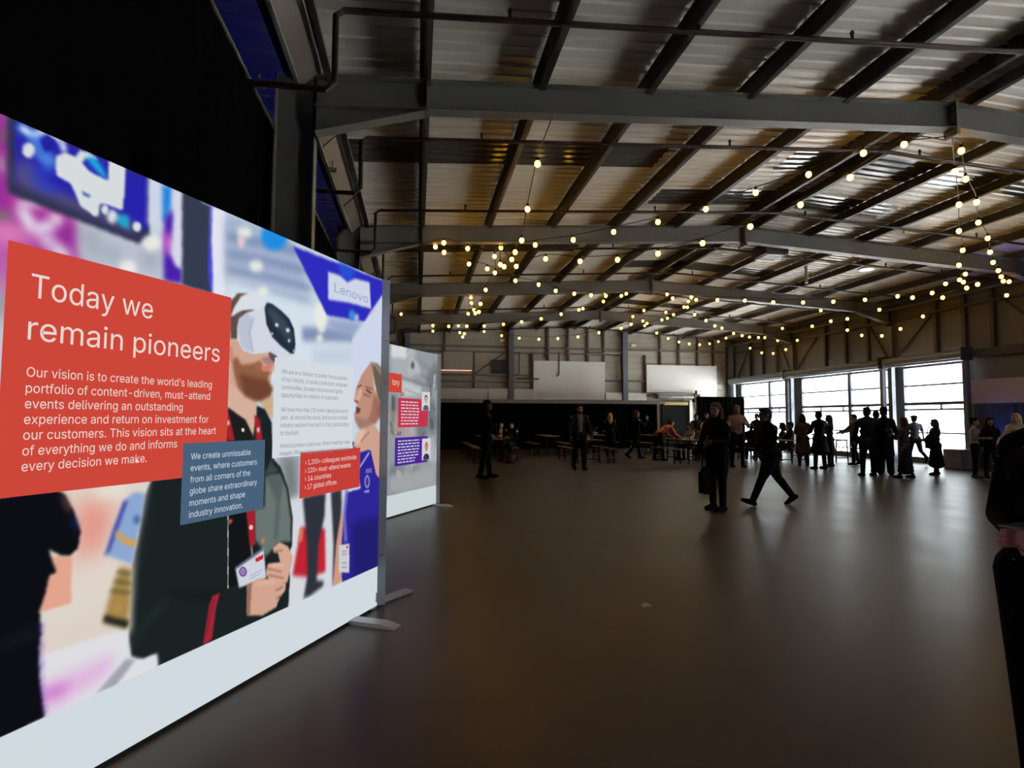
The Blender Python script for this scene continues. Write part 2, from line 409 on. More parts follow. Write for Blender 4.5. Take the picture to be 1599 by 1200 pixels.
for x, z0 in ((2.77, 2.95), (5.72, 2.95), (6.55, 4.4), (7.6, 4.4), (8.65, 4.4), (9.5, 4.35), (11.74, 2.8), (12.6, 4.3), (13.65, 4.3), (14.7, 4.3), (15.6, 4.25), (1.3, 4.78)):
    o = MB().box(x-.05, x+.05, YW-.1, YW, z0, ZR(x) if z0 > 4 else 4.8).obj('wall_stud', M_STEELD)
    tag(o, 'dark steel stud on the back wall, ' + ('above the first white board' if 6 < x < 9.6 else 'above the projection board' if 12 < x else
        'right of the small lightbox' if x < 2 else 'at the foot of the diagonal brace' if x < 3 else 'at the left edge of the first white board' if x < 6 else 'at the left edge of the projection board'), 'stud', 'wall studs')
o = MB().bar((2.8, YW-.06, 3.66), (4.5, YW-.06, 4.9), .05, .06).obj('wall_brace', M_STEELD); tag(o, 'diagonal steel brace on the back wall left of the vent', 'brace')
t = thing('wall_vent', 'black square louvred vent on the back wall', 'vent', (4.02, YW, 4.03))
MB().box(-.38, .38, -.1, 0, -.33, .36).obj('frame', M_DARK, t)
mb = MB()
for k in range(7): mb.bar((-.34, -.115, -.27+k*.095), (.34, -.115, -.27+k*.095), .03, .01, (0, -.6, .8))
mb.obj('louvre', M_DARK, t)
def board(x0, x1, z0, z1, nm, lab, cat='board', m=M_WHITE, y=.16):
    o = MB().box(x0, x1, YW-y, YW-.001, z0, z1).obj(nm, m); tag(o, lab, cat); return bevel(o, .006)
board(1.25, 2.7, 3.84, 4.75, 'wall_panel', 'beige sheet over the back wall just right of the small lightbox', 'panel', M_WALL, .14)
o = MB().box(.3, 2.66, YW-.17, YW-.15, 3.80, 3.84).obj('strip_light', emat('warm_strip', (1, .55, .42), 1.1)); tag(o, 'thin glowing light strip under the beige sheet on the back wall', 'lamp')
board(5.78, 9.54, 2.42, 4.38, 'white_board', 'large off-white board high on the back wall above the black drape')
board(11.78, 15.72, 2.84, 4.28, 'projection_board', 'large bright white board high on the back wall by the windows', 'board', mat('bright_white_board', (.66, .655, .64), .6), .18)
board(14.55, 15.72, 2.0, 2.83, 'white_board', 'small white board below the bright projection board, right of the doorway motor', 'board', M_WHITE, .12)
board(14.6, 16.3, .9, 1.99, 'wall_board', 'grey-blue low board under the bright white board', 'board', mat('grey_blue_board', (.16, .19, .24), .6), .14)
for a, b, lb in ((.3, 3.45, 'left of the first seam'), (3.49, 4.48, 'left of the first gable column'), (4.78, 5.76, 'right of the first gable column')):
    board(a, b, 2.4, 2.93, 'fascia_board', 'low off-white fascia board above the black drape, '+lb, 'board', M_WHITE, .2)
board(9.56, 10.45, 2.42, 2.8, 'fascia_board', 'low white fascia board left of the second gable column', 'board', M_WHITE, .2)
board(10.76, 11.76, 2.42, 2.8, 'fascia_board', 'low white fascia board right of the second gable column', 'board', M_WHITE, .2)
# conduits and small fittings
def conduit(pts, lab, r=.028, m=M_STEELD):
    o = MB().tube([(x, YW-d, z) for x, z, d in pts], r, 8).obj('conduit', m, smooth=True); tag(o, lab, 'pipe', 'wall conduits')
conduit([(7.1, 4.85, .19), (7.1, 3.68, .19), (6.98, 3.6, .19)], 'dark pipe hanging down over the first white board')
conduit([(5.05, 4.78, .15), (5.05, 3.75, .15), (4.95, 3.6, .15)], 'dark pipe on the back wall just right of the first gable column')
conduit([(10.3, 4.8, .15), (10.3, 3.7, .15), (10.15, 3.6, .15)], 'pale pipe beside the second gable column', .026, M_GALV)
conduit([(8.7, 4.85, .15), (10.45, 4.85, .15)], 'pale pipe running to the second gable column', .04, M_GALV)
conduit([(4.9, 3.45, .19), (6.05, 3.45, .19)], 'dark horizontal pipe overlapping the left edge of the first white board', .04)
for px, py_, lab in ((784, 532, 'small white emergency light on the back wall by the first gable column'), (989, 540, 'small white emergency light on the back wall by the second gable column')):
    p = at_y(px, py_, YW-.06); o = MB().box(-.12, .12, -.05, .06, -.07, .07).obj('emergency_light', M_WHITE); o.location = p; tag(o, lab, 'lamp'); bevel(o, .01)

# black drape wall of the room at the back, with grey pelmet and end post
YD = 27.2
x1d = at_y(1027, 650, YD).x
t = thing('drape_partition', 'long black drape partition with grey pelmet along the back wall', 'drape')
drape(-1.1, YD, x1d-.05, YD, .02, 2.2, 3, .03).obj('cloth', M_BLACK, t, smooth=True)
MB().box(-1.1, x1d+.3, YD-.08, YD+.1, 2.19, 2.36).obj('pelmet', mat('grey_pelmet', (.24, .23, .21), .5), t)
MB().box(x1d-.03, x1d+.05, YD-.07, YD+.03, 0, 2.2).obj('post', M_GALV, t)
# roller-shuttered doorway right of the partition
dx0 = at_y(1031, 640, YW).x; dx1 = at_y(1072, 640, YW).x
t = thing('roller_doorway', 'dark doorway with roller housing and yellow head strip in the back wall', 'doorway', ((dx0+dx1)/2, YW-.16, 0))
w = (dx1-dx0)/2
MB().box(-w, w, -.08, .0, 0, 2.36).obj('door_leaf', mat('dark_door', (.012, .013, .012), .8, spec=.1), t)
MB().box(-w+.1, w-.06, -.16, -.09, 2.18, 2.33).obj('head_strip', mat('yellow_strip', (.55, .40, .12), .5), t)
MB().box(w, w+.16, -.2, .1, 0, 2.42).obj('door_jamb', M_GALV, t)
hb = MB(); hb.tube([(-w-.35, -.3, 2.62), (w+.15, -.3, 2.62)], .13, 14); hb.box(-w-.35, w+.15, -.2, 0, 2.5, 2.78); hb.obj('roller_housing', M_GALV, t)
mb = MB(); mb.box(w+.2, w+.5, -.4, -.1, 2.35, 2.75); mb.tube([(w+.35, -.25, 2.7), (w+.35, -.25, 2.95)], .06); mb.obj('motor', M_DARK, t)
# black curtain booth in front of the windows' corner
p0 = at_y(1089, 640, 23.0); p1 = at_y(1162, 640, 23.0); zt = at_y(1125, 620, 23.0).z
t = thing('curtain_booth', 'square black curtain booth standing in front of the back corner window', 'booth')
drape(p0.x, 23.0, p1.x, 23.0, .02, zt, 5, .03).obj('cloth', M_BLACK, t, smooth=True)
k_ = 25.0/23.0
drape(p0.x, 23.0, p0.x*k_, 25.0, .02, zt, 5, .03).obj('cloth', M_BLACK, t, smooth=True)
drape(p1.x, 23.0, p1.x*k_, 25.0, .02, zt, 5, .03).obj('cloth', M_BLACK, t, smooth=True)
mb = MB(); c4 = [(p0.x, 23.06), (p1.x, 23.06), (p1.x*k_, 25.0), (p0.x*k_, 25.0)]
for i in range(4): mb.tube([(*c4[i], zt-.02), (*c4[(i+1) % 4], zt-.02)], .02); mb.tube([(*c4[i], 0), (*c4[i], zt-.03)], .02)
mb.obj('tube_frame', M_STEELD, t)

# ------------------------------------------------------------------ right wall: glazed shutters, studs, boxes
M_GLASS = bpy.data.materials.new('window_glass'); M_GLASS.use_nodes = True
nt = M_GLASS.node_tree; nt.nodes.clear()
tb = nt.nodes.new('ShaderNodeBsdfTransparent'); gb = nt.nodes.new('ShaderNodeBsdfGlossy'); mx = nt.nodes.new('ShaderNodeMixShader'); ou = nt.nodes.new('ShaderNodeOutputMaterial')
gb.inputs['Roughness'].default_value = .02; mx.inputs[0].default_value = .05; tb.inputs['Color'].default_value = (.95, .97, .97, 1)
nt.links.new(tb.outputs[0], mx.inputs[1]); nt.links.new(gb.outputs[0], mx.inputs[2]); nt.links.new(mx.outputs[0], ou.inputs[0])
M_FRAME = mat('window_frame_grey', (.13, .14, .17), .4, .2)
BAYS = [(23.7, 28.25, 25.6), (18.25, 23.4, 20.35), (15.15, 17.95, None), (1.8, 6.9, 4.3), (-5, .7, -2.2)]  # last two bays are added out of view to light the near roof
for n, (y0, y1, ym) in enumerate(BAYS, 1):
    wn = bpy.data.objects.new('window_%d' % n, None); COL.objects.link(wn); wn['kind'] = 'structure'; wn.location = (WX+.06, 0, 0)
    mb = MB()
    for z, h, d in ((.1, .2, .07), (3.27, .08, .07), (2.62, .055, .04), (2.0, .10, .06), (1.80, .06, .05), (1.02, .05, .04)): mb.box(-d/2, d/2, y0, y1, z-h/2, z+h/2)
    for y, w_ in ((y0+.1, .2), (y1-.1, .2)) + (((ym, .16),) if ym else ()): mb.box(-.05, .05, y-w_/2, y+w_/2, 0, 3.3)
    yy = y0+1.2
    while yy < y1-.5: mb.box(-.02, .02, yy-.03, yy+.03, 1.8, 2.0); yy += 1.3
    mb.obj('window_frame', M_FRAME, wn)
    for a, b in (((y0, ym), (ym, y1)) if ym else ((y0, y1),)): MB().box(-.004, .004, a+.06, b-.06, .2, 3.24).obj('pane', M_GLASS, wn)
SH = [(23.65, 28.3, 'left'), (18.2, 23.55, 'middle'), (15.0, 18.0, 'right')]
for y0, y1, lb in SH:
    t = thing('shutter_housing', 'pale blue-grey roller shutter housing over the %s window' % lb, 'shutter', (XR-.19, (y0+y1)/2, 3.44))
    L = (y1-y0)/2; mb = MB(); mb.box(-.1, .16, -L, L, -.13, .17); mb.tube([(-.1, -L, .02), (-.1, L, .02)], .15, 16); mb.obj('casing', mat('shutter_grey', (.24, .265, .29), .4, .3), t, smooth=False)
    MB().box(-.14, -.08, -L+.02, L-.02, -.17, -.13).obj('bottom_bar', mat('bright_aluminium', (.75, .75, .75), .3, .5), t)
    for s in (-1, 1): MB().box(-.02, .12, s*(L-.1)-.07, s*(L-.1)+.07, -3.44, -.14).obj('guide_rail', mat('guide_blue_grey', (.17, .19, .24), .4, .3), t)
    for s in (-1, 1): MB().box(-.22, .18, s*L-.02, s*L+.02, -.18, .24).obj('end_plate', M_STEELD, t)
ST = [(14.4, 'right of the right window'), (15.3, 'over the right window, first'), (16.3, 'over the right window, second'), (19.2, 'over the middle window, first'), (20.35, 'over the middle window, second'), (21.5, 'over the middle window, third'),
      (24.8, 'over the left window, first'), (25.9, 'over the left window, second'), (27.0, 'over the left window, third'), (13.3, 'above the pinkish panel')]
for y, lb in ST:
    o = MB().box(XR+.04, XR+.16, y-.06, y+.06, 3.62, 5.5).obj('wall_stud', M_STEELD); tag(o, 'dark vertical steel stud on the right wall, '+lb, 'stud', 'wall studs')
for a, b, lb in (((18.3, 3.65), (19.15, 5.0), 'over the middle window near'), ((23.4, 3.65), (22.0, 5.0), 'over the middle window far'), ((23.8, 3.65), (24.6, 5.0), 'over the left window near'), ((17.9, 3.65), (16.4, 5.0), 'over the right window'), ((12.8, 3.7), (14.3, 5.2), 'above the pinkish panel'), ((28.2, 3.65), (27.2, 5), 'over the left window far')):
    o = MB().bar((XR+.1, a[0], a[1]), (XR+.1, b[0], b[1]), .05, .05).obj('wall_brace', M_STEELD); tag(o, 'diagonal steel brace on the right wall, '+lb, 'brace', 'wall braces')
o = MB().box(XR-.02, XR+.1, 7, YB-.2, 4.95, 5.03).obj('wall_rail', M_STEELD); tag(o, 'long steel rail near the top of the right wall', 'rail')
o = MB().box(XR+.02, XR+.14, 7, 15.0, 3.35, 3.6).obj('wall_rail', M_STEELD); tag(o, 'heavy steel rail on the right wall above the pinkish panel', 'rail')
o = MB().box(XR-.06, XR+.14, 7.3, 15.05, 1.95, 2.66).obj('wall_panel', mat('pink_beige_panel', (.52, .40, .35), .6, 0, .05, 2)); tag(o, 'wide pinkish beige panel on the right wall beside the right window', 'panel')
t = thing('wall_drape', 'dark blue-lit drape hanging below the pinkish panel on the right wall', 'drape')
drape(XR-.02, 7.3, XR-.02, 15.0, .02, 1.95, 4, .03).obj('cloth', mat('dark_grey_drape', (.05, .055, .07), .8), t, smooth=True)
MB().tube([(XR-.02, 7.3, 1.93), (XR-.02, 15.0, 1.93)], .02).obj('rail', M_STEELD, t)
p = at_z(1506, 729)
o = MB().box(-.32, .32, -.3, .3, 0, .58).obj('storage_crate', mat('grey_crate', (.20, .21, .25), .5)); o.location = (16.1, 15.0, 0); tag(o, 'grey box on the floor at the right edge of the right window', 'box'); bevel(o, .02)
t = thing('uplight', 'small black floor uplight glowing blue against the right wall drape', 'lamp', (16.25, 14.15, 0))
mb = MB(); mb.tube([(0, 0, .05), (.03, 0, .2)], .07, 14); mb.obj('lamp_head', M_DARK, t); MB().tube([(.03, 0, .2), (.031, 0, .206)], .06, 14).obj('lens', emat('blue_lens', (.05, .25, 1), 3), t)
MB().box(-.08, .08, -.08, .08, 0, .02).obj('base', M_DARK, t)
for (x, y, lb) in ((-3.2, 5.6, 'near'), (-2.7, 13.2, 'far')):
    pass
# ------------------------------------------------------------------ backlit fabric lightboxes
# each printed picture is a flat print: a grid mesh coloured per vertex, with the text panels and lettering as thin sheets in front
class Print:
    def __init__(s, P0, d, width, height, step, base):
        s.P0 = Vector((P0[0], P0[1], 0)); s.d = Vector((d[0], d[1], 0)).normalized(); s.n = Vector((s.d.y, -s.d.x, 0))
        s.W, s.H, s.step = width, height, step
        s.nu = int(width/step)+1; s.nv = int(height/step)+1
        s.img = np.zeros((s.nv, s.nu, 3)); s.img[:] = base
        s.gu, s.gv = np.meshgrid(np.arange(s.nu)*step-.04, np.arange(s.nv)*step+.022)
    def uv(s, x, y):
        q = on_plane(x, y, s.n, s.n.dot(s.P0)); return ((q-s.P0).dot(s.d), q.z)
    def mask(s, poly):
        m = np.zeros((s.nv, s.nu), bool); n = len(poly)
        for i in range(n):
            (x0, y0), (x1, y1) = poly[i], poly[(i+1) % n]
            if y0 == y1: continue
            c = ((s.gv >= min(y0, y1)) & (s.gv < max(y0, y1)))
            m ^= c & (s.gu < (s.gv-y0)*(x1-x0)/(y1-y0)+x0)
        return m.astype(float)
    def blur(s, m, r):
        k = int(r/s.step+.5)
        if k < 1: return m
        for _ in range(2):
            for ax in (0, 1):
                p = np.pad(m, [(k+1, k) if a == ax else (0, 0) for a in (0, 1)], mode='edge'); c = np.cumsum(p, ax)
                hi = np.take(c, range(2*k+1, c.shape[ax]), ax); lo = np.take(c, range(0, c.shape[ax]-2*k-1), ax); m = (hi-lo)/(2*k+1)
        return m
    def put(s, uvs, col, soft=0, a=1.0):
        m = s.blur(s.mask(uvs), soft)[..., None]*a; s.img = s.img*(1-m)+np.array(col)*m
    def px(s, pts, col, soft=0, a=1.0): s.put([s.uv(*p) for p in pts], col, soft, a)
    def dot(s, x, y, rx, ry, col, soft=0, a=1.0, n=14):
        s.px([(x+rx*math.cos(2*math.pi*k/n), y+ry*math.sin(2*math.pi*k/n)) for k in range(n)], col, soft, a)
    def line(s, pts, w, col, soft=0, a=1.0):
        for (x0, y0), (x1, y1) in zip(pts[:-1], pts[1:]):
            L = math.hypot(x1-x0, y1-y0) or 1; nx, ny = -(y1-y0)/L*w/2, (x1-x0)/L*w/2
            s.px([(x0+nx, y0+ny), (x1+nx, y1+ny), (x1-nx, y1-ny), (x0-nx, y0-ny)], col, soft, a)
    def build(s, parent, strength):
        v = np.stack([s.gu, np.zeros_like(s.gu), s.gv], -1).reshape(-1, 3)
        i = np.arange(s.nu*s.nv).reshape(s.nv, s.nu)
        f = np.stack([i[:-1, :-1], i[1:, :-1], i[1:, 1:], i[:-1, 1:]], -1).reshape(-1, 4)
        me = bpy.data.meshes.new('printed_fabric'); me.vertices.add(len(v)); me.vertices.foreach_set('co', v.ravel())
        me.loops.add(f.size); me.loops.foreach_set('vertex_index', f.ravel()); me.polygons.add(len(f))
        me.polygons.foreach_set('loop_start', np.arange(0, f.size, 4)); me.polygons.foreach_set('loop_total', np.full(len(f), 4)); me.update(calc_edges=True)
        c = np.clip(s.img, 0, 255)/255; lin = np.where(c <= .04045, c/12.92, ((c+.055)/1.055)**2.4)
        at = me.color_attributes.new('print', 'FLOAT_COLOR', 'POINT'); at.data.foreach_set('color', np.concatenate([lin.reshape(-1, 3), np.ones((len(v), 1))], 1).ravel())
        m = bpy.data.materials.new('backlit_print'); m.use_nodes = True; nt = m.node_tree; nt.nodes.clear()
        e = nt.nodes.new('ShaderNodeEmission'); o = nt.nodes.new('ShaderNodeOutputMaterial'); a = nt.nodes.new('ShaderNodeVertexColor'); a.layer_name = 'print'
        nt.links.new(a.outputs[0], e.inputs[0]); e.inputs[1].default_value = strength; nt.links.new(e.outputs[0], o.inputs[0])
        ob = link('printed_fabric', me, m, parent); ob.location = (0, -.001, 0); return ob

def lightbox(nm_label, P0, d, W, H, depth, z0):
    """Empty at the right-hand bottom corner of the front; local +X runs left along the front, local -Y points at the viewer"""
    d = Vector((d[0], d[1], 0)).normalized(); ang = math.atan2(d.y, d.x)
    k = .061 if Vector((-d.y, d.x)).dot(Vector((-P0[0], -P0[1]))) > 0 else -.061      # the printed front lies in the measured plane
    t = thing('lightbox', nm_label, 'lightbox', (P0[0]+d.y*k, P0[1]-d.x*k, 0), ang)
    # front normal must face the viewer: local -Y or +Y
    return t
try: FONT = bpy.data.fonts.load(bpy.utils.system_resource('DATAFILES', path='fonts') + '/Inter.woff2')     # Blender's own interface font
except Exception: FONT = None
def text_mesh(name, lines, parent, m, off):
    """lines: (text, u_left, u_right or None, v_base, size); u decreases to the right of the print"""
    o = None
    for txt, ul, ur, vb, size in lines:      # every printed line is a sub-part of its panel
        cu = bpy.data.curves.new('t', 'FONT'); cu.body = txt; cu.font = FONT or cu.font; cu.size = size; cu.resolution_u = 3
        ob = bpy.data.objects.new('t', cu); me = bpy.data.meshes.new_from_object(ob)
        xs = [v.co.x for v in me.vertices]; x0, x1 = min(xs), max(xs); k = (ul-ur)/(x1-x0) if ur is not None else 1.0
        vs = [(ul-(v.co.x-x0)*k, off, vb+v.co.y) for v in me.vertices]; fs = [tuple(p.vertices) for p in me.polygons]
        bpy.data.objects.remove(ob); bpy.data.curves.remove(cu); bpy.data.meshes.remove(me)
        me = bpy.data.meshes.new(name); me.from_pydata(vs, [], fs); me.update(); o = link(name, me, m, parent)
    return o
def sheet(name, u0, u1, v0, v1, parent, m, off):
    y0, y1 = sorted((off, off*.3))
    return MB().box(min(u0, u1), max(u0, u1), y0, y1, v0, v1).obj(name, m, parent)

# ---- big lightbox on the left
P0 = (-.30, 4.58); D1 = (-.461, -.8875); W1, H1 = 2.9, 2.54
BOX = lightbox('big glowing lightbox with a bearded headset wearer and large red text panel', P0, D1, W1, H1, .12, .0)
# front faces local +Y or -Y?  viewer at the origin
_n = Vector((-D1[1], D1[0])) ; FS = 1 if _n.dot(Vector((-P0[0], -P0[1]))) > 0 else -1     # local +Y side faces viewer -> FS=1
G = Print(P0, D1, W1, 2.519, .004, (198, 210, 222))
A = lambda *p: [(x/3.4275, 150+y/3.4275) for x, y in p]
B = lambda *p: [(300+x/3.4286, 250+y/3.4286) for x, y in p]
Dd = lambda *p: [(250+x/3, 550+y/3) for x, y in p]
E_ = lambda *p: [(x/2.6667, 750+y/2.6667) for x, y in p]
# left of frame continues the blurred magenta stand
G.put([(2.35, 2.52), (3.3, 2.52), (3.3, 1.7), (2.2, 1.9)], (170, 60, 150), .04)
G.put([(2.5, 1.9), (3.3, 1.9), (3.3, 1.0), (2.5, 1.0)], (200, 190, 200), .05)
G.px(A((-60, 40), (40, 110), (40, 620), (420, 700), (400, 860), (-60, 860)), (150, 45, 150), .02)
G.px(A((-60, 640), (30, 660), (190, 720), (200, 800), (40, 800), (-60, 900)), (222, 130, 185), .03)
G.dot(*A((20, 215))[0], 11, 6, (75, 130, 55), .02); G.dot(*A((10, 365))[0], 6, 14, (190, 215, 175), .02); G.dot(*A((20, 640))[0], 9, 6, (70, 150, 60), .015)
G.px(A((0, 900), (45, 800), (30, 1200), (-20, 1200)), (205, 190, 205), .03)
G.px(A((-20, 1050), (30, 1050), (20, 1200), (-20, 1200)), (90, 110, 105), .03)
# grey aisle under the screen, bokeh
G.px(A((420, 640), (780, 760), (890, 830), (890, 1000), (420, 880)), (186, 193, 206), .02)
for x, y, r in ((480, 760, 60), (600, 850, 50), (500, 830, 40), (800, 880, 50)): G.dot(*A((x, y))[0], r/3.4, r/4.5, (150, 156, 170), .03, .8)
G.line(A((110, 600), (180, 720), (290, 690), (310, 630)), 19, (226, 214, 230), .015); G.line(A((110, 600), (140, 560), (230, 570)), 15, (226, 214, 230), .015)
G.line(A((230, 740), (270, 800), (370, 870)), 20, (226, 214, 230), .02)
# big screen on the stand
G.px(A((35, 95), (90, 130), (800, 440), (800, 750), (740, 790), (40, 520)), (48, 50, 78), .006)
G.px(A((78, 150), (92, 135), (795, 445), (790, 720), (720, 700), (80, 450)), (40, 36, 170), .008)
G.px(A((80, 380), (150, 330), (250, 480), (420, 560), (640, 640), (740, 700), (720, 740), (80, 470)), (84, 78, 128), .02)
G.line(A((100, 170), (180, 200), (230, 260), (260, 330), (250, 400)), 14, (60, 130, 220), .015)
G.line(A((110, 165), (170, 210), (240, 190), (330, 240), (345, 300)), 9, (205, 220, 238), .006)
G.line(A((170, 215), (210, 330), (300, 350)), 8, (90, 150, 228), .012); G.line(A((190, 380), (200, 470), (300, 500)), 12, (38, 60, 200), .02)
G.px(A((215, 235), (250, 205), (300, 240), (295, 290), (240, 300)), (36, 34, 160), .004)
W_ = (214, 220, 222)
G.px(A((298, 325), (345, 300), (405, 325), (430, 292), (470, 300), (510, 325), (560, 400), (575, 450), (580, 340), (672, 378), (660, 605), (640, 610), (600, 590), (540, 575), (510, 645), (430, 590), (405, 530), (380, 470), (300, 425)), W_, .005)
G.px(A((440, 360), (455, 335), (560, 345), (578, 445), (560, 445), (480, 405)), (44, 50, 180), .004); G.px(A((455, 325), (510, 330), (550, 390), (575, 440), (545, 430), (500, 380)), (30, 165, 215), .006)
G.px(A((440, 510), (485, 530), (480, 545), (445, 530)), (60, 90, 170), .003)
G.px(A((600, 630), (690, 640), (692, 715), (650, 700)), (38, 160, 205), .008); G.dot(*A((562, 608))[0], 6, 8, W_, .004); G.dot(*A((600, 645))[0], 8, 11, W_, .006); G.dot(*A((510, 620))[0], 6, 7, W_, .004)
G.dot(*A((153, 290))[0], 10, 12, W_, .005); G.dot(*A((733, 700))[0], 7, 8, W_, .005)
# columns right of the screen
G.px(A((798, 440), (880, 475), (865, 700), (790, 690)), (206, 212, 230), .012); G.px(A((868, 475), (925, 495), (905, 660), (870, 680)), (36, 130, 222), .012)
G.px(A((880, 660), (930, 600), (940, 900), (975, 920), (975, 1010), (875, 990)), (72, 34, 170), .012); G.dot(*A((900, 790))[0], 8, 18, (214, 100, 205), .02)
G.px(A((920, 500), (978, 520), (978, 920), (945, 915), (910, 840), (935, 640)), (214, 214, 232), .012)
G.dot(*A((812, 788))[0], 14, 12, (232, 232, 226), .012); G.dot(*A((685, 920))[0], 14, 12, (232, 232, 232), .012)
G.px(A((975, 515), (1128, 588), (1125, 960), (1140, 1065), (975, 1015)), (54, 60, 80), .006)
G.px(A((1124, 585), (1150, 600), (1130, 760), (1150, 1000), (1130, 1060), (1115, 960)), (62, 62, 215), .006)
G.px(A((1135, 590), (1208, 620), (1205, 1075), (1140, 1055)), (226, 228, 240), .006)
# exhibition hall roof, blurred
G.px(B((180, 300), (560, 440), (640, 800), (180, 640)), (146, 162, 194), .03)
for y, c in ((380, (178, 190, 212)), (430, (124, 138, 176)), (480, (176, 188, 212)), (520, (128, 142, 178)), (570, (172, 186, 210)), (610, (132, 146, 180)), (650, (190, 202, 220))):
    G.line(B((185, y-20), (400, y+20), (640, y+80)), 8, c, .018, .9)
G.px(B((180, 650), (720, 800), (860, 860), (860, 1200), (180, 1200)), (212, 223, 234), .03)
G.px(B((590, 895), (860, 905), (860, 975), (590, 970)), (128, 144, 178), .02); G.px(B((640, 1000), (860, 1000), (860, 1100), (640, 1100)), (196, 208, 222), .03)
G.px(B((720, 840), (920, 860), (860, 960), (720, 900)), (150, 165, 198), .03)
for x, y, rx, ry in ((280, 388, 40, 30), (343, 568, 38, 30), (380, 703, 32, 25), (688, 830, 36, 70), (693, 905, 20, 20), (683, 955, 20, 20)): G.dot(*B((x, y))[0], rx/3.43, ry/3.43, (232, 234, 226), .014)
G.dot(*B((263, 437))[0], 6, 10, (226, 200, 205), .012)
G.dot(*B((440, 410))[0], 21, 22, (32, 140, 225), .014); G.px(B((520, 430), (640, 480), (640, 500), (560, 470)), (200, 210, 228), .01)
G.px(B((540, 462), (1032, 650), (1032, 705), (925, 865), (722, 832)), (46, 44, 188), .009)
G.px(B((780, 540), (880, 590), (850, 650), (800, 640)), (40, 80, 210), .02)
G.px(B((728, 598), (790, 618), (832, 655), (872, 635), (950, 655), (958, 797), (840, 765), (728, 748)), (206, 213, 230), .008)
G.dot(*B((855, 830))[0], 5, 8, (60, 140, 215), .012); G.dot(*B((880, 845))[0], 4, 6, (170, 190, 225), .012)
G.px(B((1032, 705), (1032, 1400), (850, 1400), (858, 960), (925, 865)), (205, 213, 234), .012); G.line(B((950, 830), (975, 800)), 2, (225, 150, 215), .006)
# right half backdrop behind the figures
G.px(Dd((540, 480), (660, 480), (650, 700), (600, 760), (560, 560)), (150, 157, 166), .02); G.px(Dd((580, 500), (620, 500), (640, 640), (600, 700)), (112, 120, 120), .03)
G.px(Dd((600, 690), (870, 640), (870, 1120), (600, 1230)), (212, 214, 222), .015)
G.px(Dd((700, 640), (760, 640), (740, 730), (715, 730)), (206, 150, 130), .012)
G.px(Dd((660, 820), (772, 828), (775, 1030), (700, 1055), (620, 1048)), (190, 36, 50), .01); G.px(Dd((655, 830), (672, 825), (665, 890), (650, 890)), (225, 120, 90), .008)
G.px(Dd((668, 680), (775, 660), (770, 770), (742, 900), (733, 1070), (765, 1075), (765, 1095), (700, 1145), (672, 1155), (690, 1050), (688, 900)), (46, 50, 60), .01)
G.px(Dd((800, 650), (850, 640), (850, 800), (835, 1000), (808, 1100), (812, 900)), (50, 52, 62), .01)
G.px(Dd((850, 740), (880, 880), (850, 1075), (808, 1110), (825, 900)), (204, 152, 132), .008)
# second man: blue shirt, head, raised hand
G.px(Dd((900, 420), (985, 460), (1055, 470), (1055, 1010), (1010, 1020), (852, 1080), (850, 900), (870, 660), (940, 640)), (46, 38, 150), .005)
G.px(Dd((900, 800), (1055, 760), (1055, 1020), (900, 1070)), (34, 30, 112), .03)
G.px(Dd((985, 52), (1020, 55), (1050, 90), (1055, 300), (1030, 290), (1010, 160)), (118, 104, 88), .008)
G.px(Dd((982, 54), (996, 90), (1003, 170), (1020, 215), (1034, 240), (1032, 300), (1000, 340), (940, 362), (915, 330), (908, 290), (925, 255), (910, 225), (918, 170), (945, 105)), (190, 142, 122), .005)
G.px(Dd((1000, 200), (1042, 230), (1038, 300), (1000, 345), (960, 355), (990, 280)), (160, 110, 95), .012)
G.px(Dd((918, 255), (940, 265), (935, 285), (918, 290)), (110, 62, 60), .005); G.line(Dd((925, 165), (945, 155)), 2, (95, 70, 62), .003); G.line(Dd((965, 175), (990, 195)), 3, (95, 70, 62), .004); G.line(Dd((960, 160), (995, 175)), 2, (120, 90, 78), .004)
G.px(Dd((1018, 245), (1040, 250), (1040, 300), (1015, 300)), (150, 98, 90), .006)
G.px(Dd((905, 440), (925, 385), (960, 330), (1000, 335), (1030, 380), (1045, 480), (1045, 610), (1012, 575), (985, 455), (940, 470)), (206, 160, 142), .004)
G.px(Dd((925, 385), (960, 330), (985, 335), (960, 370), (935, 430), (908, 440)), (224, 186, 165), .006); G.line(Dd((940, 420), (980, 375)), 1.5, (150, 104, 92), .004)
G.line(Dd((980, 470), (910, 580), (880, 640)), 2, (190, 195, 225), .004); G.line(Dd((875, 640), (862, 760), (870, 890)), 5, (120, 125, 205), .006, .8)
G.px(Dd((838, 905), (887, 898), (886, 1035), (838, 1032)), (205, 206, 212), .002)
for y in (935, 950, 990, 1010): G.line(Dd((850, y), (875, y-2)), 1.2, (110, 110, 120), .002)
G.px(Dd((872, 910), (880, 909), (880, 920), (872, 921)), (200, 50, 50))
for y in (553, 563): G.line(Dd((963, y), (992, y-3)), 2, (170, 170, 215), .002)
G.dot(*Dd((970, 608))[0], 4, 10, (175, 175, 215), .003); G.dot(*Dd((970, 608))[0], 2.6, 7.5, (60, 50, 150), .003); G.line(Dd((955, 655), (980, 652)), 3, (170, 170, 215), .002)
G.px(Dd((912, 225), (925, 190), (940, 165), (948, 185), (935, 230)), (214, 168, 148), .004); G.line(Dd((910, 228), (930, 236)), 3, (140, 92, 80), .004)
G.px(Dd((912, 300), (940, 310), (985, 320), (1000, 335), (960, 360), (930, 358)), (158, 122, 108), .01); G.px(Dd((950, 190), (985, 205), (985, 215), (955, 205)), (150, 104, 90), .005)
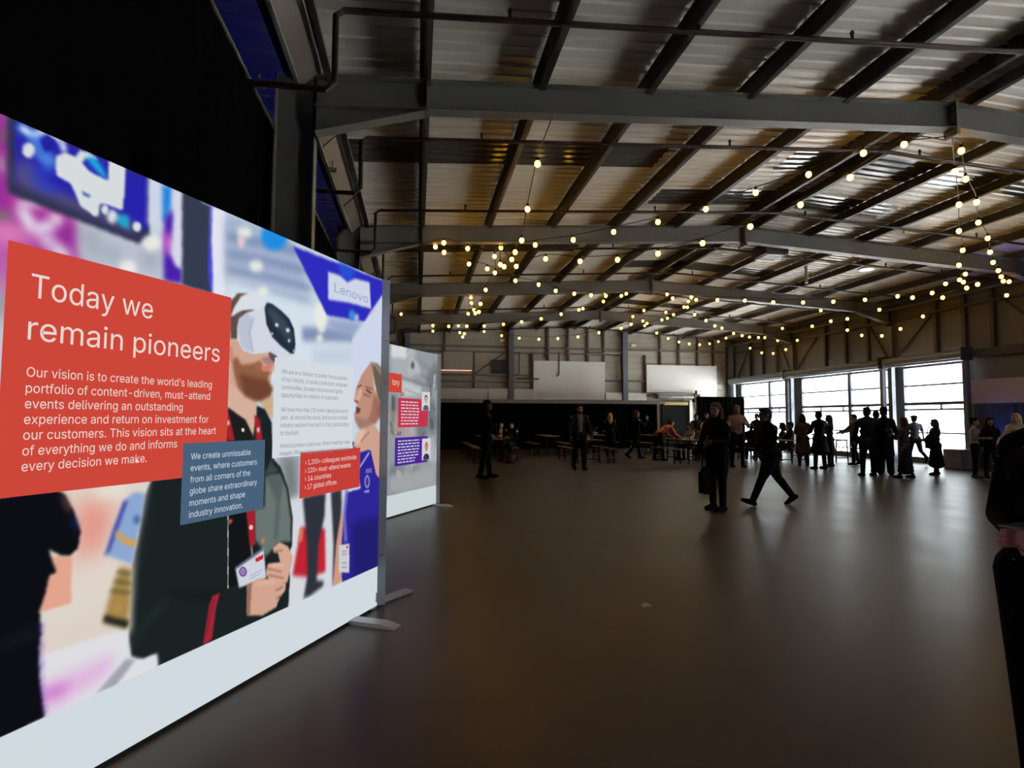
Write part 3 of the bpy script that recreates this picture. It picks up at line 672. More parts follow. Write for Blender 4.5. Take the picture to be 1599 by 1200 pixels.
G.px(Dd((1000, 60), (1022, 80), (1045, 140), (1045, 235), (1025, 220), (1008, 150)), (104, 92, 78), .006); G.line(Dd((985, 55), (1010, 60), (1035, 100)), 4, (150, 134, 112), .006)
# central man: blurred patch behind the neck, jacket, shirt
G.px(Dd((470, 235), (530, 200), (530, 310), (500, 300)), (204, 170, 130), .01)
DK = (26, 34, 35)
G.px(E_((655, -60), (800, -200), (1000, -200), (1000, 300), (1067, 430), (1100, 620), (655, 785), (650, 725), (600, 745), (565, 748), (545, 735), (532, 640), (540, 480), (552, 330), (577, 230), (600, 70), (630, 0)), DK, .004)
G.line(E_((545, 700), (600, 600), (700, 500)), 8, (36, 46, 46), .02); G.line(E_((560, 380), (600, 250), (610, 80)), 8, (33, 42, 42), .02); G.line(E_((700, 470), (850, 490), (940, 460)), 5, (14, 18, 19), .02)
G.px(Dd((300, 262), (345, 300), (400, 300), (450, 252), (490, 270), (520, 330), (530, 500), (565, 540), (600, 640), (622, 780), (618, 905), (600, 960), (608, 1060), (600, 1210), (560, 1230), (300, 1300), (280, 800), (280, 500)), DK, .004)
G.px(Dd((440, 738), (490, 728), (493, 585), (560, 572), (592, 640), (612, 780), (612, 890), (560, 890), (525, 925), (495, 960), (470, 910), (445, 880)), (104, 117, 112), .006)
G.px(Dd((492, 580), (560, 572), (575, 620), (560, 720), (550, 880), (535, 880), (545, 700)), (84, 96, 94), .012); G.px(Dd((490, 405), (520, 420), (525, 520), (560, 560), (492, 580)), (62, 72, 72), .008)
G.px(Dd((450, 255), (490, 272), (520, 330), (522, 500), (495, 560), (470, 400)), (28, 34, 38), .006)
G.px(Dd((320, 762), (415, 740), (440, 905), (440, 1000), (370, 1090), (320, 1105)), (19, 21, 24), .003)
G.line(Dd((318, 762), (318, 1108)), 1.3, (168, 172, 168), .001)
# neck, polo, lanyard
G.px(Dd((316, 110), (350, 60), (460, 180), (452, 262), (447, 372), (435, 400), (400, 330), (318, 262)), (214, 174, 156), .004)
G.px(Dd((316, 258), (400, 318), (438, 400), (440, 415), (310, 415)), (30, 29, 30), .003); G.px(Dd((445, 330), (470, 290), (480, 415), (432, 415)), (44, 42, 44), .004); G.dot(*Dd((388, 365))[0], 2.6, 3, (210, 205, 196), .001)
G.px(Dd((300, 268), (318, 268), (350, 415), (316, 415), (305, 340)), (166, 34, 46), .002); G.px(Dd((440, 292), (466, 318), (480, 412), (452, 412)), (166, 34, 46), .002); G.dot(*Dd((318, 332))[0], 2.6, 4, (220, 190, 195), .002); G.dot(*Dd((460, 365))[0], 2.4, 4, (220, 190, 195), .002)
G.px(Dd((403, 742), (446, 735), (445, 905), (420, 912)), (164, 32, 45), .002); G.dot(*Dd((426, 822))[0], 3, 4, (226, 200, 204), .001)
G.line(Dd((428, 910), (432, 955)), 2.5, (150, 155, 160), .002)
G.px(Dd((352, 1012), (485, 918), (497, 1060), (370, 1105)), (206, 210, 222), .002); G.line(Dd((352, 1016), (484, 924)), 2.2, (60, 66, 92), .002); G.dot(*Dd((388, 1030))[0], 6.3, 8, (104, 70, 140), .001); G.dot(*Dd((388, 1030))[0], 4.4, 6, (150, 122, 180), .001)
G.px(Dd((446, 968), (482, 948), (483, 970), (448, 988)), (196, 44, 52), .001); G.line(Dd((420, 1050), (480, 1020)), 1.1, (160, 162, 175), .001); G.line(Dd((420, 1062), (470, 1040)), 1.1, (160, 162, 175), .001)
G.px(Dd((318, 790), (332, 782), (342, 790), (325, 810)), (196, 92, 66), .002); G.px(Dd((475, 880), (485, 868), (492, 890), (478, 900)), (205, 120, 90), .002)
# hands, cuff, red wrist strap
SKN = (208, 164, 142)
G.px(Dd((408, 1092), (460, 1062), (560, 1062), (590, 1085), (586, 1120), (560, 1150), (545, 1195), (480, 1235), (410, 1235)), SKN, .003)
G.px(Dd((528, 918), (560, 890), (600, 912), (622, 960), (612, 1010), (595, 1082), (520, 1078), (494, 1042), (505, 992), (562, 985), (552, 942), (532, 940)), (212, 166, 146), .003)
for a, b in (((500, 1015), (570, 1030)), ((505, 1045), (580, 1060)), ((540, 1120), (575, 1100)), ((545, 1155), (570, 1140)), ((530, 935), (575, 930))): G.line(Dd(a, b), 2, (146, 98, 82), .003)
G.line(Dd((520, 1000), (580, 1000)), 3, (226, 186, 165), .004); G.line(Dd((450, 1090), (540, 1075)), 5, (222, 180, 158), .006)
G.px(Dd((408, 1092), (430, 1080), (420, 1235), (405, 1235)), (150, 106, 90), .004)
G.px(E_((845, 690), (872, 520), (885, 482), (916, 470), (900, 530), (882, 665)), (164, 38, 54), .003); G.line(E_((862, 640), (880, 540), (895, 490)), 1.5, (110, 24, 36), .002)
# head: hair, face, beard, headset
G.px(B((200, 760), (245, 714), (300, 715), (340, 800), (250, 860), (240, 960), (205, 965)), (96, 78, 70), .005)
G.px(B((200, 955), (245, 965), (275, 1020), (330, 1038), (445, 1025), (448, 1060), (440, 1085), (445, 1110), (425, 1150), (420, 1200), (300, 1260), (200, 1200)), (206, 164, 144), .003)
G.px(B((200, 1000), (215, 1000), (222, 1070), (200, 1090)), (196, 140, 122), .004)
G.px(Dd((338, 40), (360, 20), (380, 60), (430, 55), (470, 42), (480, 85), (522, 92), (508, 112), (505, 140), (526, 172), (515, 205), (470, 228), (440, 224), (400, 206), (365, 170), (348, 110)), (144, 96, 68), .006)
G.px(Dd((370, 100), (440, 120), (500, 130), (526, 172), (515, 205), (470, 228), (440, 224), (395, 200)), (112, 68, 48), .012); G.px(Dd((440, 60), (475, 45), (482, 75), (455, 90)), (158, 104, 76), .008)
G.px(Dd((470, 70), (528, 58), (520, 76), (510, 86), (482, 86)), (208, 122, 116), .003); G.px(Dd((470, 30), (530, 15), (545, 35), (528, 58), (500, 62)), (168, 128, 122), .004)
G.px(Dd((505, -5), (545, -10), (548, 30), (535, 48), (515, 30)), (92, 78, 86), .005)
G.px(B((205, 845), (225, 790), (262, 730), (300, 712), (345, 722), (395, 768), (385, 800), (330, 805), (275, 808), (235, 835)), (216, 221, 230), .003)
G.line(B((208, 850), (260, 815), (325, 808)), 3, (70, 62, 62), .003)
G.px(B((243, 900), (255, 850), (300, 815), (350, 800), (395, 765), (440, 780), (505, 835), (548, 905), (554, 985), (545, 1035), (510, 1068), (455, 1050), (420, 1030), (335, 1034), (290, 1025), (262, 1000), (246, 960)), (208, 214, 226), .003)
G.px(B((243, 900), (255, 850), (300, 815), (325, 860), (310, 950), (330, 1030), (290, 1025), (262, 1000)), (186, 194, 210), .008); G.line(B((330, 840), (305, 920), (325, 1025)), 1.6, (160, 168, 186), .004)
G.px(B((388, 790), (400, 765), (425, 768), (480, 810), (520, 850), (545, 905), (553, 985), (548, 1035), (528, 1038), (480, 1000), (430, 950), (398, 880)), (36, 46, 60), .003)
G.px(B((395, 800), (430, 790), (500, 860), (540, 960), (520, 980), (440, 880)), (58, 72, 88), .015)
for x, y, r in ((453, 884, 9), (512, 912, 10), (519, 968, 7), (428, 930, 6), (545, 1022, 5), (485, 1022, 4), (374, 888, 3)): G.dot(*B((x, y))[0], r/3.43, r/2.9, (226, 230, 236), .003)
# left: dark foreground figure, blurred aisle, shopping bags
G.px(E_((160, 20), (620, 0), (600, 80), (560, 300), (540, 640), (160, 760)), (222, 211, 200), .02)
G.px(E_((310, 80), (470, 90), (450, 240), (400, 320), (320, 330)), (226, 146, 132), .05); G.px(E_((400, 30), (520, 20), (520, 70), (400, 70)), (232, 222, 210), .02)
G.px(E_((190, 320), (300, 318), (296, 512), (160, 552)), (226, 164, 140), .005)
G.px(E_((150, 640), (532, 470), (534, 640), (150, 760)), (220, 208, 198), .02)
G.px(E_((150, 740), (300, 690), (530, 618), (545, 738), (600, 750), (655, 725), (660, 800), (150, 1030)), (222, 222, 226), .008)
G.px(E_((175, 850), (300, 800), (470, 730), (470, 790), (180, 985)), (222, 178, 220), .03); G.px(E_((175, 870), (290, 850), (270, 890), (185, 920)), (205, 120, 205), .02)
G.px(E_((400, 890), (525, 745), (565, 748), (480, 860)), (160, 162, 174), .008)
G.px(E_((440, 312), (470, 200), (520, 80), (560, 50), (605, 55), (590, 150), (550, 350), (530, 345)), (138, 166, 210), .008); G.px(E_((436, 316), (515, 90), (532, 85), (455, 300)), (52, 48, 150), .006)
G.px(E_((485, 208), (520, 240), (570, 255), (565, 280), (520, 268), (480, 232)), (218, 160, 62), .006); G.dot(*E_((570, 165))[0], 5, 7, (70, 100, 150), .008)
G.px(E_((430, 592), (460, 470), (500, 360), (548, 372), (545, 480), (532, 618)), (160, 132, 74), .01)
for y in (380, 420, 460): G.line(E_((485-(y-380)*.3, y), (545, y+12)), 3, (70, 62, 44), .006)
G.px(E_((430, 592), (436, 560), (535, 588), (530, 618)), (30, 34, 30), .006); G.dot(*E_((490, 530))[0], 9, 10, (190, 140, 80), .02)
BK = (13, 14, 20)
G.px(E_((-300, 60), (0, 70), (240, 42), (272, 60), (310, 135), (336, 215), (325, 285), (290, 316), (255, 315), (205, 290), (215, 330), (236, 385), (205, 398), (190, 470), (165, 545), (172, 640), (163, 700), (165, 820), (186, 988), (0, 1080), (-300, 1250)), BK, .004)
G.line(E_((0, 690), (80, 660), (150, 630)), 8, (20, 34, 34), .02); G.line(E_((170, 600), (172, 820), (188, 985)), 2.2, (70, 20, 160), .006)
G.px(E_((255, 60), (270, 62), (298, 125), (285, 130)), (150, 100, 92), .01); G.px(E_((300, 140), (325, 190), (322, 215), (300, 170)), (40, 50, 130), .01)
# white foot strip
G.put([(-.1, -.1), (3.4, -.1), (3.4, .315), (-.1, .315)], (208, 218, 224))
FAB = G.build(BOX, 1.0); FAB.location = (0, FS*.061, 0)
FRAME = mat('frame_anodised', (.62, .67, .75), .45, .1)
mb = MB(); 
for a, b, c, d in ((-.04, .03, 0, 2.545), (W1-.06, W1+.012, 0, 2.545), (-.04, W1+.012, 2.50, 2.538), (-.04, W1+.012, .022, .05)):
    mb.box(a, b, -.06, .058, c+.004, d)
mb.box(.0, W1, -.06, -.05, .02, 2.52); mb.obj('frame', FRAME, BOX)
MB().box(-.03, W1, -.05, .048, .0, .024).obj('base_rail', M_DARK, BOX)
for k, v in enumerate((2.06, 1.72, 1.33, .98, .4)):
    o = MB().tube([(-.061, 0.082*FS, v), (-.067, 0.09*FS, v)], .007, 8).obj('frame_screw', emat('screw_glint', (.8, .85, .9), .9) if False else M_GALV, BOX)
o = MB().box(-.035, -.02, FS*.061-.003, FS*.061+.004, .05, .12).obj('pull_tab', mat('white_tab', (.8, .8, .8), .5), BOX)
def flat(name, us, vs, m, off): 
    return MB().box(min(us), max(us), *sorted((FS*(.061+off*.4), FS*(.061+off))), min(vs), max(vs)).obj(name, m, BOX)
RED = emat('print_red', rgb(204, 71, 58)); INKW = emat('print_white', rgb(232, 214, 206)); INKW2 = emat('print_cool_white', rgb(205, 215, 224)); INKG = emat('print_grey', rgb(128, 136, 142))
rp = flat('text_panel', (1.489, 2.536), (1.16, 2.09), RED, .002); rp['label'] = 'large red text panel'
bp_ = flat('text_panel', (1.208, 1.758), (.935, 1.325), emat('print_slate', rgb(72, 98, 124)), .003); bp_['label'] = 'slate blue text panel'
wp = flat('text_panel', (.335, 1.145), (1.215, 1.805), emat('print_pale', rgb(211, 219, 224)), .002); wp['label'] = 'pale grey text panel'
r2 = flat('text_panel', (.232, .895), (.95, 1.235), emat('print_red_small', rgb(198, 62, 56)), .003); r2['label'] = 'small red bullet list panel'
O1 = FS*(.061+.004)
BL = [('Our vision is to create the world\u2019s leading', 1.601, 1.60), ('portfolio of content-driven, must-attend', 1.61, 1.54), ('events delivering an outstanding', 1.771, 1.482), ('experience and return on investment for', 1.615, 1.424),
      ('our customers. This vision sits at the heart', 1.565, 1.366), ('of everything we do and informs', 1.794, 1.308), ('every decision we make.', 1.95, 1.25)]
text_mesh('lettering', [('Today we', 2.455, 1.95, 1.898, .176), ('remain pioneers', 2.458, 1.557, 1.738, .176)], rp, INKW, O1)
text_mesh('lettering', [(t_, 2.455, ur, vb, .070) for t_, ur, vb in BL], rp, INKW, O1)
text_mesh('lettering', [(t_, 1.713, ur, 1.245-.0565*i, .060) for i, (t_, ur) in enumerate((('We create unmissable', 1.319), ('events, where customers', 1.27), ('from all corners of the', 1.318), ('globe share extraordinary', 1.265), ('moments and shape', 1.352), ('industry innovation.', 1.366)))], bp_, INKW2, FS*(.061+.005))
WT = (('We are on a mission to shatter the boundaries', .415, 1.715), ('of our industry, to spark connections, empower', .41, 1.668), ('communities, broaden horizons and ignite', .47, 1.621), ('opportunities for millions of customers.', .51, 1.574),
    ('We have more than 130 events taking place every', .392, 1.487), ('year, all around the world, and across multiple', .402, 1.440), ('industry sectors from tech to food, and building', .385, 1.393), ('to tourism.', .915, 1.346),
    ('Where business is personal. Where meetings make', .37, 1.270), ('markets. Where today\u2019s leaders inspire tomorrow\u2019s.', .37, 1.225))
for a_, b_ in ((0, 4), (4, 8), (8, 10)): text_mesh('lettering', [(t_, 1.085, ur, v, .053) for t_, ur, v in WT[a_:b_]], wp, INKG, O1)
text_mesh('lettering', [(t_, .852, ur, 1.155-.0515*i, .060) for i, (t_, ur) in enumerate((('\u203a 1,200+ colleagues worldwide', .285), ('\u203a 120+ must-attend events', .355), ('\u203a 14 countries', .58), ('\u203a 17 global offices', .518)))], r2, INKW, FS*(.061+.005))
_q = [G.uv(*p) for p in B((760, 725), (940, 750))]
text_mesh('sign_lettering', [('Lenovo', _q[0][0], _q[1][0], (_q[0][1]+_q[1][1])/2-.0, .12)], FAB, emat('print_blurred_blue', rgb(150, 158, 198)), .002*FS)
def feet(box, u, lab, y0=-.42, y1=.42):
    mb = MB(); pts = [(y0, .004), (y0+.06, .02), (y0+.1, .028), (y1-.1, .028), (y1-.06, .02), (y1, .004)]
    vs = [(u+s*.05, y, z) for y, z in pts for s in (-1, 1)]+[(u+s*.05, y, 0) for y, z in pts for s in (-1, 1)]
    n = len(pts); fs = []
    for i in range(n-1): fs += [(2*i, 2*i+1, 2*i+3, 2*i+2), (2*n+2*i, 2*n+2*i+2, 2*n+2*i+3, 2*n+2*i+1), (2*i, 2*i+2, 2*n+2*i+2, 2*n+2*i), (2*i+1, 2*n+2*i+1, 2*n+2*i+3, 2*i+3)]
    fs += [(0, 2*n, 2*n+1, 1), (2*n-2, 2*n-1, 4*n-1, 4*n-2)]
    return mb.add(vs, fs).obj('foot', mat('foot_steel', (.55, .55, .56), .4, .3), box)
feet(BOX, .28, ''); feet(BOX, 2.6, '')
def end_post(box, H=2.545):
    q = [(-.0405, FS*.06), (-.085, FS*.105), (-.12, FS*.075), (-.06, -FS*.055), (-.0405, -FS*.055)]
    if FS < 0: q = q[::-1]
    n = len(q); mb = MB(); mb.add([(x, y, z) for z in (.02, H) for x, y in q], [tuple(range(n))[::-1], tuple(range(n, 2*n))]+[(i, (i+1) % n, (i+1) % n+n, i+n) for i in range(n)])
    return mb.obj('end_post', FRAME, box)
end_post(BOX)
mb = MB(); mb.bar((-.06, -.02, .012), (-.5, .085, .012), .09, .02); mb.obj('foot', mat('foot_steel', (.55, .55, .56), .4, .3), BOX)


# ---- second lightbox beyond it
a_, b_ = at_z(604.8, 811), at_z(679, 789); D2 = (a_-b_); D2.normalize(); P2 = (b_.x, b_.y)
BOX2 = lightbox('smaller far lightbox with grey photo, crimson and purple quote panels', P2, D2, 2.6, 2.55, .12, 0)
G2 = Print(P2, D2, 2.6, 2.519, .010, (150, 156, 160))
C = lambda *p: [(560+x/3.53, 500+y/3.53) for x, y in p]
G2.px(C((180, 120), (300, 140), (300, 420), (180, 400)), (172, 177, 180), .05); G2.px(C((180, 130), (262, 145), (265, 212), (180, 205)), (214, 219, 222), .02)
G2.px(C((300, 150), (330, 240), (345, 300), (270, 300), (285, 210)), (186, 190, 193), .04); G2.px(C((240, 330), (345, 370), (345, 420), (245, 420)), (196, 200, 203), .03)
G2.dot(*C((298, 250))[0], 3, 6, (92, 96, 98), .02); G2.line(C((180, 300), (440, 380)), 3, (118, 122, 124), .02); G2.line(C((300, 200), (430, 300)), 2, (120, 125, 128), .03)
for x, y, rx, ry in ((400, 330, 8, 14), (420, 300, 5, 20), (195, 480, 6, 22), (405, 560, 8, 20), (395, 480, 8, 14), (230, 850, 8, 14), (310, 860, 8, 20), (190, 900, 8, 30), (350, 620, 8, 20), (330, 900, 10, 6)): G2.dot(*C((x, y))[0], rx, ry, (112, 117, 121), .05, .8)
for x, y, rx, ry in ((235, 860, 8, 8), (300, 790, 5, 10), (410, 740, 8, 14), (380, 680, 9, 8), (275, 620, 10, 10)): G2.dot(*C((x, y))[0], rx, ry, (186, 190, 192), .04, .8)
for p, w, c in ((((395, 350), (400, 420)), 2, 96), (((420, 300), (415, 380)), 3, 190), (((190, 420), (192, 560)), 4, 84), (((180, 560), (190, 620)), 5, 96), (((400, 540), (405, 600)), 5, 90), (((305, 800), (310, 880)), 1.6, 92), (((290, 890), (330, 880)), 1.6, 92), (((215, 830), (225, 880)), 2.5, 200), (((240, 830), (250, 870)), 2, 88), (((185, 900), (190, 960)), 3, 84), (((360, 620), (345, 650)), 3, 100), (((400, 470), (425, 500)), 4, 110), (((240, 225), (300, 160)), 1.2, 200), (((250, 380), (340, 415)), 1, 110), (((340, 300), (420, 350)), 1, 104), (((410, 640), (416, 780)), 3, 172), (((180, 610), (200, 640)), 4, 90)):
    G2.line(C(*p), w, (c, c+3, c+5), .012, .85)
G2.px(C((180, 500), (250, 500), (300, 650), (190, 650)), (176, 150, 146), .03, .7)
G2.px(C((165, 860), (420, 800), (420, 920), (165, 975)), (164, 168, 171), .05)
G2.put([(-.1, -.1), (3, -.1), (3, .33), (-.1, .33)], (206, 216, 218))
F2 = G2.build(BOX2, .95); F2.location = (0, FS*.061, 0)
mb = MB()
for a, b, c, d in ((-.04, .03, 0, 2.545), (2.54, 2.572, 0, 2.545), (-.04, 2.612, 2.50, 2.538), (-.04, 2.612, .022, .05)): mb.box(a, b, -.06, .058, c+.004, d)
mb.box(.0, 2.6, -.06, -.05, .02, 2.52); mb.obj('frame', FRAME, BOX2)
MB().box(-.03, 2.6, -.05, .048, .0, .024).obj('base_rail', M_DARK, BOX2)
def px_sheet(pts, m, off, lab):
    q = [G2.uv(*p) for p in pts]; us = [c[0] for c in q]; vs = [c[1] for c in q]
    o = MB().box(min(us), max(us), *sorted((FS*(.061+off*.4), FS*(.061+off))), min(vs), max(vs)).obj('text_panel', m, BOX2); o['label'] = lab
    return o, us, vs
o, us, vs = px_sheet(C((150, 300), (238, 300), (236, 398), (150, 395)), emat('print_red', rgb(204, 71, 58)), .002, 'red heading panel')
q = [G2.uv(*p) for p in C((184, 357), (223, 368))]; text_mesh('lettering', [('tory', q[0][0], q[1][0], q[1][1]+.02, .17)], o, INKW, FS*(.065))
def quote(pts, m, lab, n):
    o, us, vs = px_sheet(pts, m, .002, lab); u1, u0 = max(us), min(us); v0, v1 = min(vs), max(vs); h = (v1-v0)/(n+1.2)
    rq = random.Random(n+len(lab))
    for i in range(n):      # the small print is too blurred to read: word-length dashes
        ul, ur = u1-.08, (u0+.28 if i < n-2 else u1-.6); v = v1-h*(i+1.35); mb = MB()
        while ul-ur > .03:
            w = min(rq.uniform(.045, .12), ul-ur); mb.add([(ul, FS*.065, v), (ul-w, FS*.065, v), (ul-w, FS*.065, v+h*.38), (ul, FS*.065, v+h*.38)], [(0, 1, 2, 3)]); ul -= w+.025
        mb.obj('text_line', INKW2, o)
    text_mesh('quote_mark', [('\u201c', u1-.05, u1-.16, v1-.06, .3)], o, m, FS*(.065))
quote(C((220, 432), (382, 440), (380, 585), (216, 592)), emat('print_crimson', rgb(196, 52, 78)), 'crimson quote panel', 8)
quote(C((202, 650), (380, 655), (378, 782), (198, 808)), emat('print_purple', rgb(78, 38, 150)), 'purple quote panel', 8)
for pts, hair, sk, sh in ((C((348, 395), (392, 400), (390, 500), (348, 498)), (60, 50, 46), (205, 165, 150), (90, 95, 110)), (C((350, 655), (396, 660), (392, 768), (348, 766)), (150, 110, 100), (196, 130, 110), (52, 58, 70))):
    q = [G2.uv(*p) for p in pts]; us = [c[0] for c in q]; vs = [c[1] for c in q]; cu, cv, hh, ww = sum(us)/4, sum(vs)/4, max(vs)-min(vs), max(us)-min(us)
    card = MB().box(min(us), max(us), *sorted((FS*(.063), FS*(.066))), min(vs), max(vs)).obj('portrait_photo', emat('print_portrait', rgb(208, 210, 212)), BOX2)
    for nm, col, c, r in (('printed_torso', sh, (cu, cv-hh*.42), (ww*.36, hh*.22)), ('printed_hair', hair, (cu, cv+hh*.14), (ww*.2, hh*.2)), ('printed_face', sk, (cu, cv+hh*.08), (ww*.17, hh*.18))):
        y = FS*{'printed_torso': .0665, 'printed_hair': .067, 'printed_face': .0675}[nm]
        mb = MB(); P = [(c[0]+r[0]*math.cos(2*math.pi*k/16), y, max(min(vs)+.003, c[1]+r[1]*math.sin(2*math.pi*k/16))) for k in range(16)]
        mb.add(P, [tuple(range(16))]).obj(nm, emat('print_%s_%d' % (nm, col[0]), rgb(*col)), card)
feet(BOX2, .06, ''); feet(BOX2, 2.3, '')
end_post(BOX2)
# ------------------------------------------------------------------ festoon string lights
M_CABLE = mat('black_cable', (.008, .008, .008), .6)
M_BULB = emat('warm_bulb', (1.0, .50, .055), 17.0)
_b = MB().ell((0, 0, -.05), (0.046, .046, .052), 12, 8); _b.tube([(0, 0, -.012), (0, 0, .0)], .018, 10); BULB_ME = _b.mesh('bulb', True); BULB_ME.materials.append(M_BULB)
_s = MB().lathe([(.022, -.018), (.024, .0), (.024, .045), (.012, .06)], n=10); SOCK_ME = _s.mesh('socket', True); SOCK_ME.materials.append(M_CABLE)
cA = lambda x, y: (600+x/3.53, 200+y/3.53)
cB = lambda x, y: (900+x/3.87, 250+y/3.87)
c7 = lambda x, y: (1120+x/3.338, 400+y/3.338)
c8 = lambda x, y: (1100+x/3.0, 100+y/3.0)
def vplane(a, b):
    a, b = Vector((*a, 0)), Vector((*b, 0)); d = (b-a).normalized(); n = Vector((-d.y, d.x, 0)); return n, n.dot(a)
def string_light(label, bulbs, A_=None, B_=None, ys=None, start=None, end=None):
    n = len(bulbs); P = []
    for i, q in enumerate(bulbs):
        if ys: P.append(at_y(q[0], q[1], ys[i]))
        else: P.append(on_plane(q[0], q[1], *vplane(A_, B_)))
    t = thing('string_light', label, 'string lights', (0, 0, 0), 0, 'festoon strings')
    pts = ([Vector(start)] if start else []) + [p+Vector((0, 0, .10)) for p in P] + ([Vector(end)] if end else [])
    # Catmull-Rom through the sockets
    C_ = []
    for i in range(len(pts)-1):
        p0, p1, p2, p3 = pts[max(i-1, 0)], pts[i], pts[i+1], pts[min(i+2, len(pts)-1)]
        for k in range(6):
            u = k/6; C_.append(.5*((2*p1)+(p2-p0)*u+(2*p0-5*p1+4*p2-p3)*u*u+(3*p1-p0-3*p2+p3)*u**3))
    C_.append(pts[-1]); MB().tube(C_, .008, 5).obj('cable', M_CABLE, t)
    for p in P:
        b = link('bulb', BULB_ME, None, t); b.location = p+Vector((0, 0, .05)); s = link('socket', SOCK_ME, None, b)
    return P
zr = lambda x: rz_bot(x)-.02
H0, H1, H2, H3 = at_y(863, 182, 7.1), at_y(782, 384, 12.6), at_y(735, 462, 18.1), at_y(718, 505, 23.6)     # hooks on the rafters along the left
h1 = (H1.x, H1.y)
string_light('string lights along the left, first span, nearest the lightbox column', [cA(845, 198), cA(790, 448), cA(758, 620), cA(722, 685), cA(703, 725), cA(661, 765), cA(640, 753)], ys=[8.3, 9.6, 10.6, 11.2, 11.7, 12.1, 12.4], start=H0, end=H1)
string_light('string lights along the left, second span', [cA(643, 661), cA(608, 708), cA(610, 799), cA(559, 893), cA(531, 970), cA(522, 1014), cA(502, 1022), cA(495, 1003), cA(481, 965)], ys=[12.8, 13.3, 14.0, 14.8, 15.6, 16.3, 16.9, 17.4, 17.8], start=H1, end=H2)
string_light('string lights along the left, third span, farthest', [cA(478, 936), cA(463, 1025), cA(455, 1093), cA(442, 1134), cA(432, 1152), cA(417, 1129), cA(409, 1091)], ys=[18.3, 19, 20, 21, 22, 22.8, 23.4], start=H2, end=H3)
string_light('upper string lights from the nearest ridge down to the left', [c8(745, 418), c8(488, 518), c8(240, 603), cB(783, 297), cB(493, 375), cB(225, 435), cA(1042, 617), cA(832, 645)], (XA, 7.1), h1, start=(XA-.1, 7.1, 5.6), end=H1)
string_light('lower string lights from the nearest ridge down to the left', [c8(935, 377), c8(683, 532), c8(450, 660), c8(215, 762), cB(763, 503), cB(493, 566), cB(249, 603), cA(1079, 735), cA(890, 722), cA(728, 763)], (XA+.15, 7.2), h1, start=(XA, 7.2, 5.6), end=H1)
string_light('short string lights along the second frame near the left eaves', [cA(328, 633), cA(460, 665)], (.2, 12.4), (3.5, 12.4), start=(.2, 12.45, zr(.2)), end=H1)
string_light('string lights from the left eaves of the second frame towards the third ridge', [cA(282, 656), cA(330, 686), cA(467, 750), cA(568, 777), cA(723, 842), cA(851, 864), cA(945, 898), cA(1047, 914), cA(1140, 922), cA(1222, 926), cA(1307, 926), cA(1334, 914)], (.1, 12.6), (XA, 18.1), start=(.1, 12.6, zr(.1)), end=(XA, 18.1, 5.6))
string_light('string lights from the far left eaves rising to the third ridge', [cA(93, 1027), cA(268, 1090), cA(356, 1094), cA(551, 1092), cA(657, 1083), cA(757, 1069), cA(865, 1052), cA(975, 1027), cA(1073, 1003), cA(1095, 996), cA(1208, 957), cA(1218, 907)], (-.8, 22.0), (XA, 18.2), end=(XA-.1, 18.1, 5.6))
string_light('farthest string lights sagging in front of the back wall, left', [cA(268, 1091+30), cA(551, 1123), cA(647, 1145), cA(744, 1159), cA(852, 1165), cA(957, 1161), cA(1068, 1152), cA(1183, 1129), cA(1307, 1104), cA(1361, 1082), cA(1370, 1040), cB(408, 910)], (.5, 27.5), (8.4, 21.2))
string_light('string lights sagging in front of the back wall, right', [cB(270, 1018), cB(402, 973), cB(427, 988), cB(486, 1046), cB(555, 1079), cB(620, 1100), cB(683, 1112), cB(745, 1117), cB(805, 1111), cB(858, 1098), cB(904, 1077), cB(996, 1092)], (XA, 21.7), (15.8, 27.6))
string_light('string lights from the third ridge along the third frame to the right eaves', [cB(548, 812), cB(582, 836), cB(695, 830), cB(724, 845), cB(852, 846), cB(1018, 850), cB(1190, 860), cB(1370, 862), c7(605, 238), c7(770, 228), c7(940, 210), c7(1018, 217), c7(1120, 193), c7(1190, 145)], (XA, 18.0), (13.2, 12.8), start=(XA, 18.05, 5.6))
string_light('string lights from the third ridge to the far right eaves', [cB(677, 856), cB(671, 890), cB(715, 935), cB(783, 971), cB(837, 1003), cB(880, 1017), cB(950, 1048), cB(1002, 1062), cB(1046, 1071), cB(1100, 1074), cB(1138, 1074), cB(1216, 1092)], (XA+.3, 18.3), (15.8, 23.6), start=(XA+.1, 18.2, 5.6))
string_light('string lights beyond the third frame, right of the ridge', [cB(651, 889), cB(587, 935), cB(541, 921), cB(550, 957), cB(517, 967), cB(413, 1002)], ys=[19.3, 20.2, 21.0, 21.7, 22.4, 23.2], start=(XA+.8, 18.2, 5.6), end=(XA, 23.6, 5.6))
string_light('string lights along the right wall, far end', [cB(1050, 1138), cB(1120, 1166), cB(1189, 1170), cB(1265, 1146), cB(1335, 1091)], (15.9, 28), (15.9, 20))
string_light('string lights along the right wall, middle', [c7(678, 387), c7(753, 414), c7(858, 416), c7(955, 380), c7(1072, 315), c7(1508, 205)], (15.7, 28), (15.7, 10))
string_light('string lights crossing from the far right eaves to the right-hand cluster', [cB(1245, 1018), cB(1425, 1005), c7(540, 284), c7(592, 340), c7(678, 328), c7(845, 280), c7(1175, 217), c7(1300, 167), c7(1357, 148)], (15.2, 24), (13.3, 12.6))
string_light('left string of the pair hanging from the nearest ridge to the right cluster', [c8(1173, 505), c8(1192, 659), c8(1192, 783), c8(1210, 873), c8(1192, 943), c8(1222, 985), c8(1195, 1012), c8(1213, 1022)], ys=[7.9, 8.9, 9.8, 10.6, 11.2, 11.8, 12.2, 12.4], start=(XA, 7.1, 5.58))
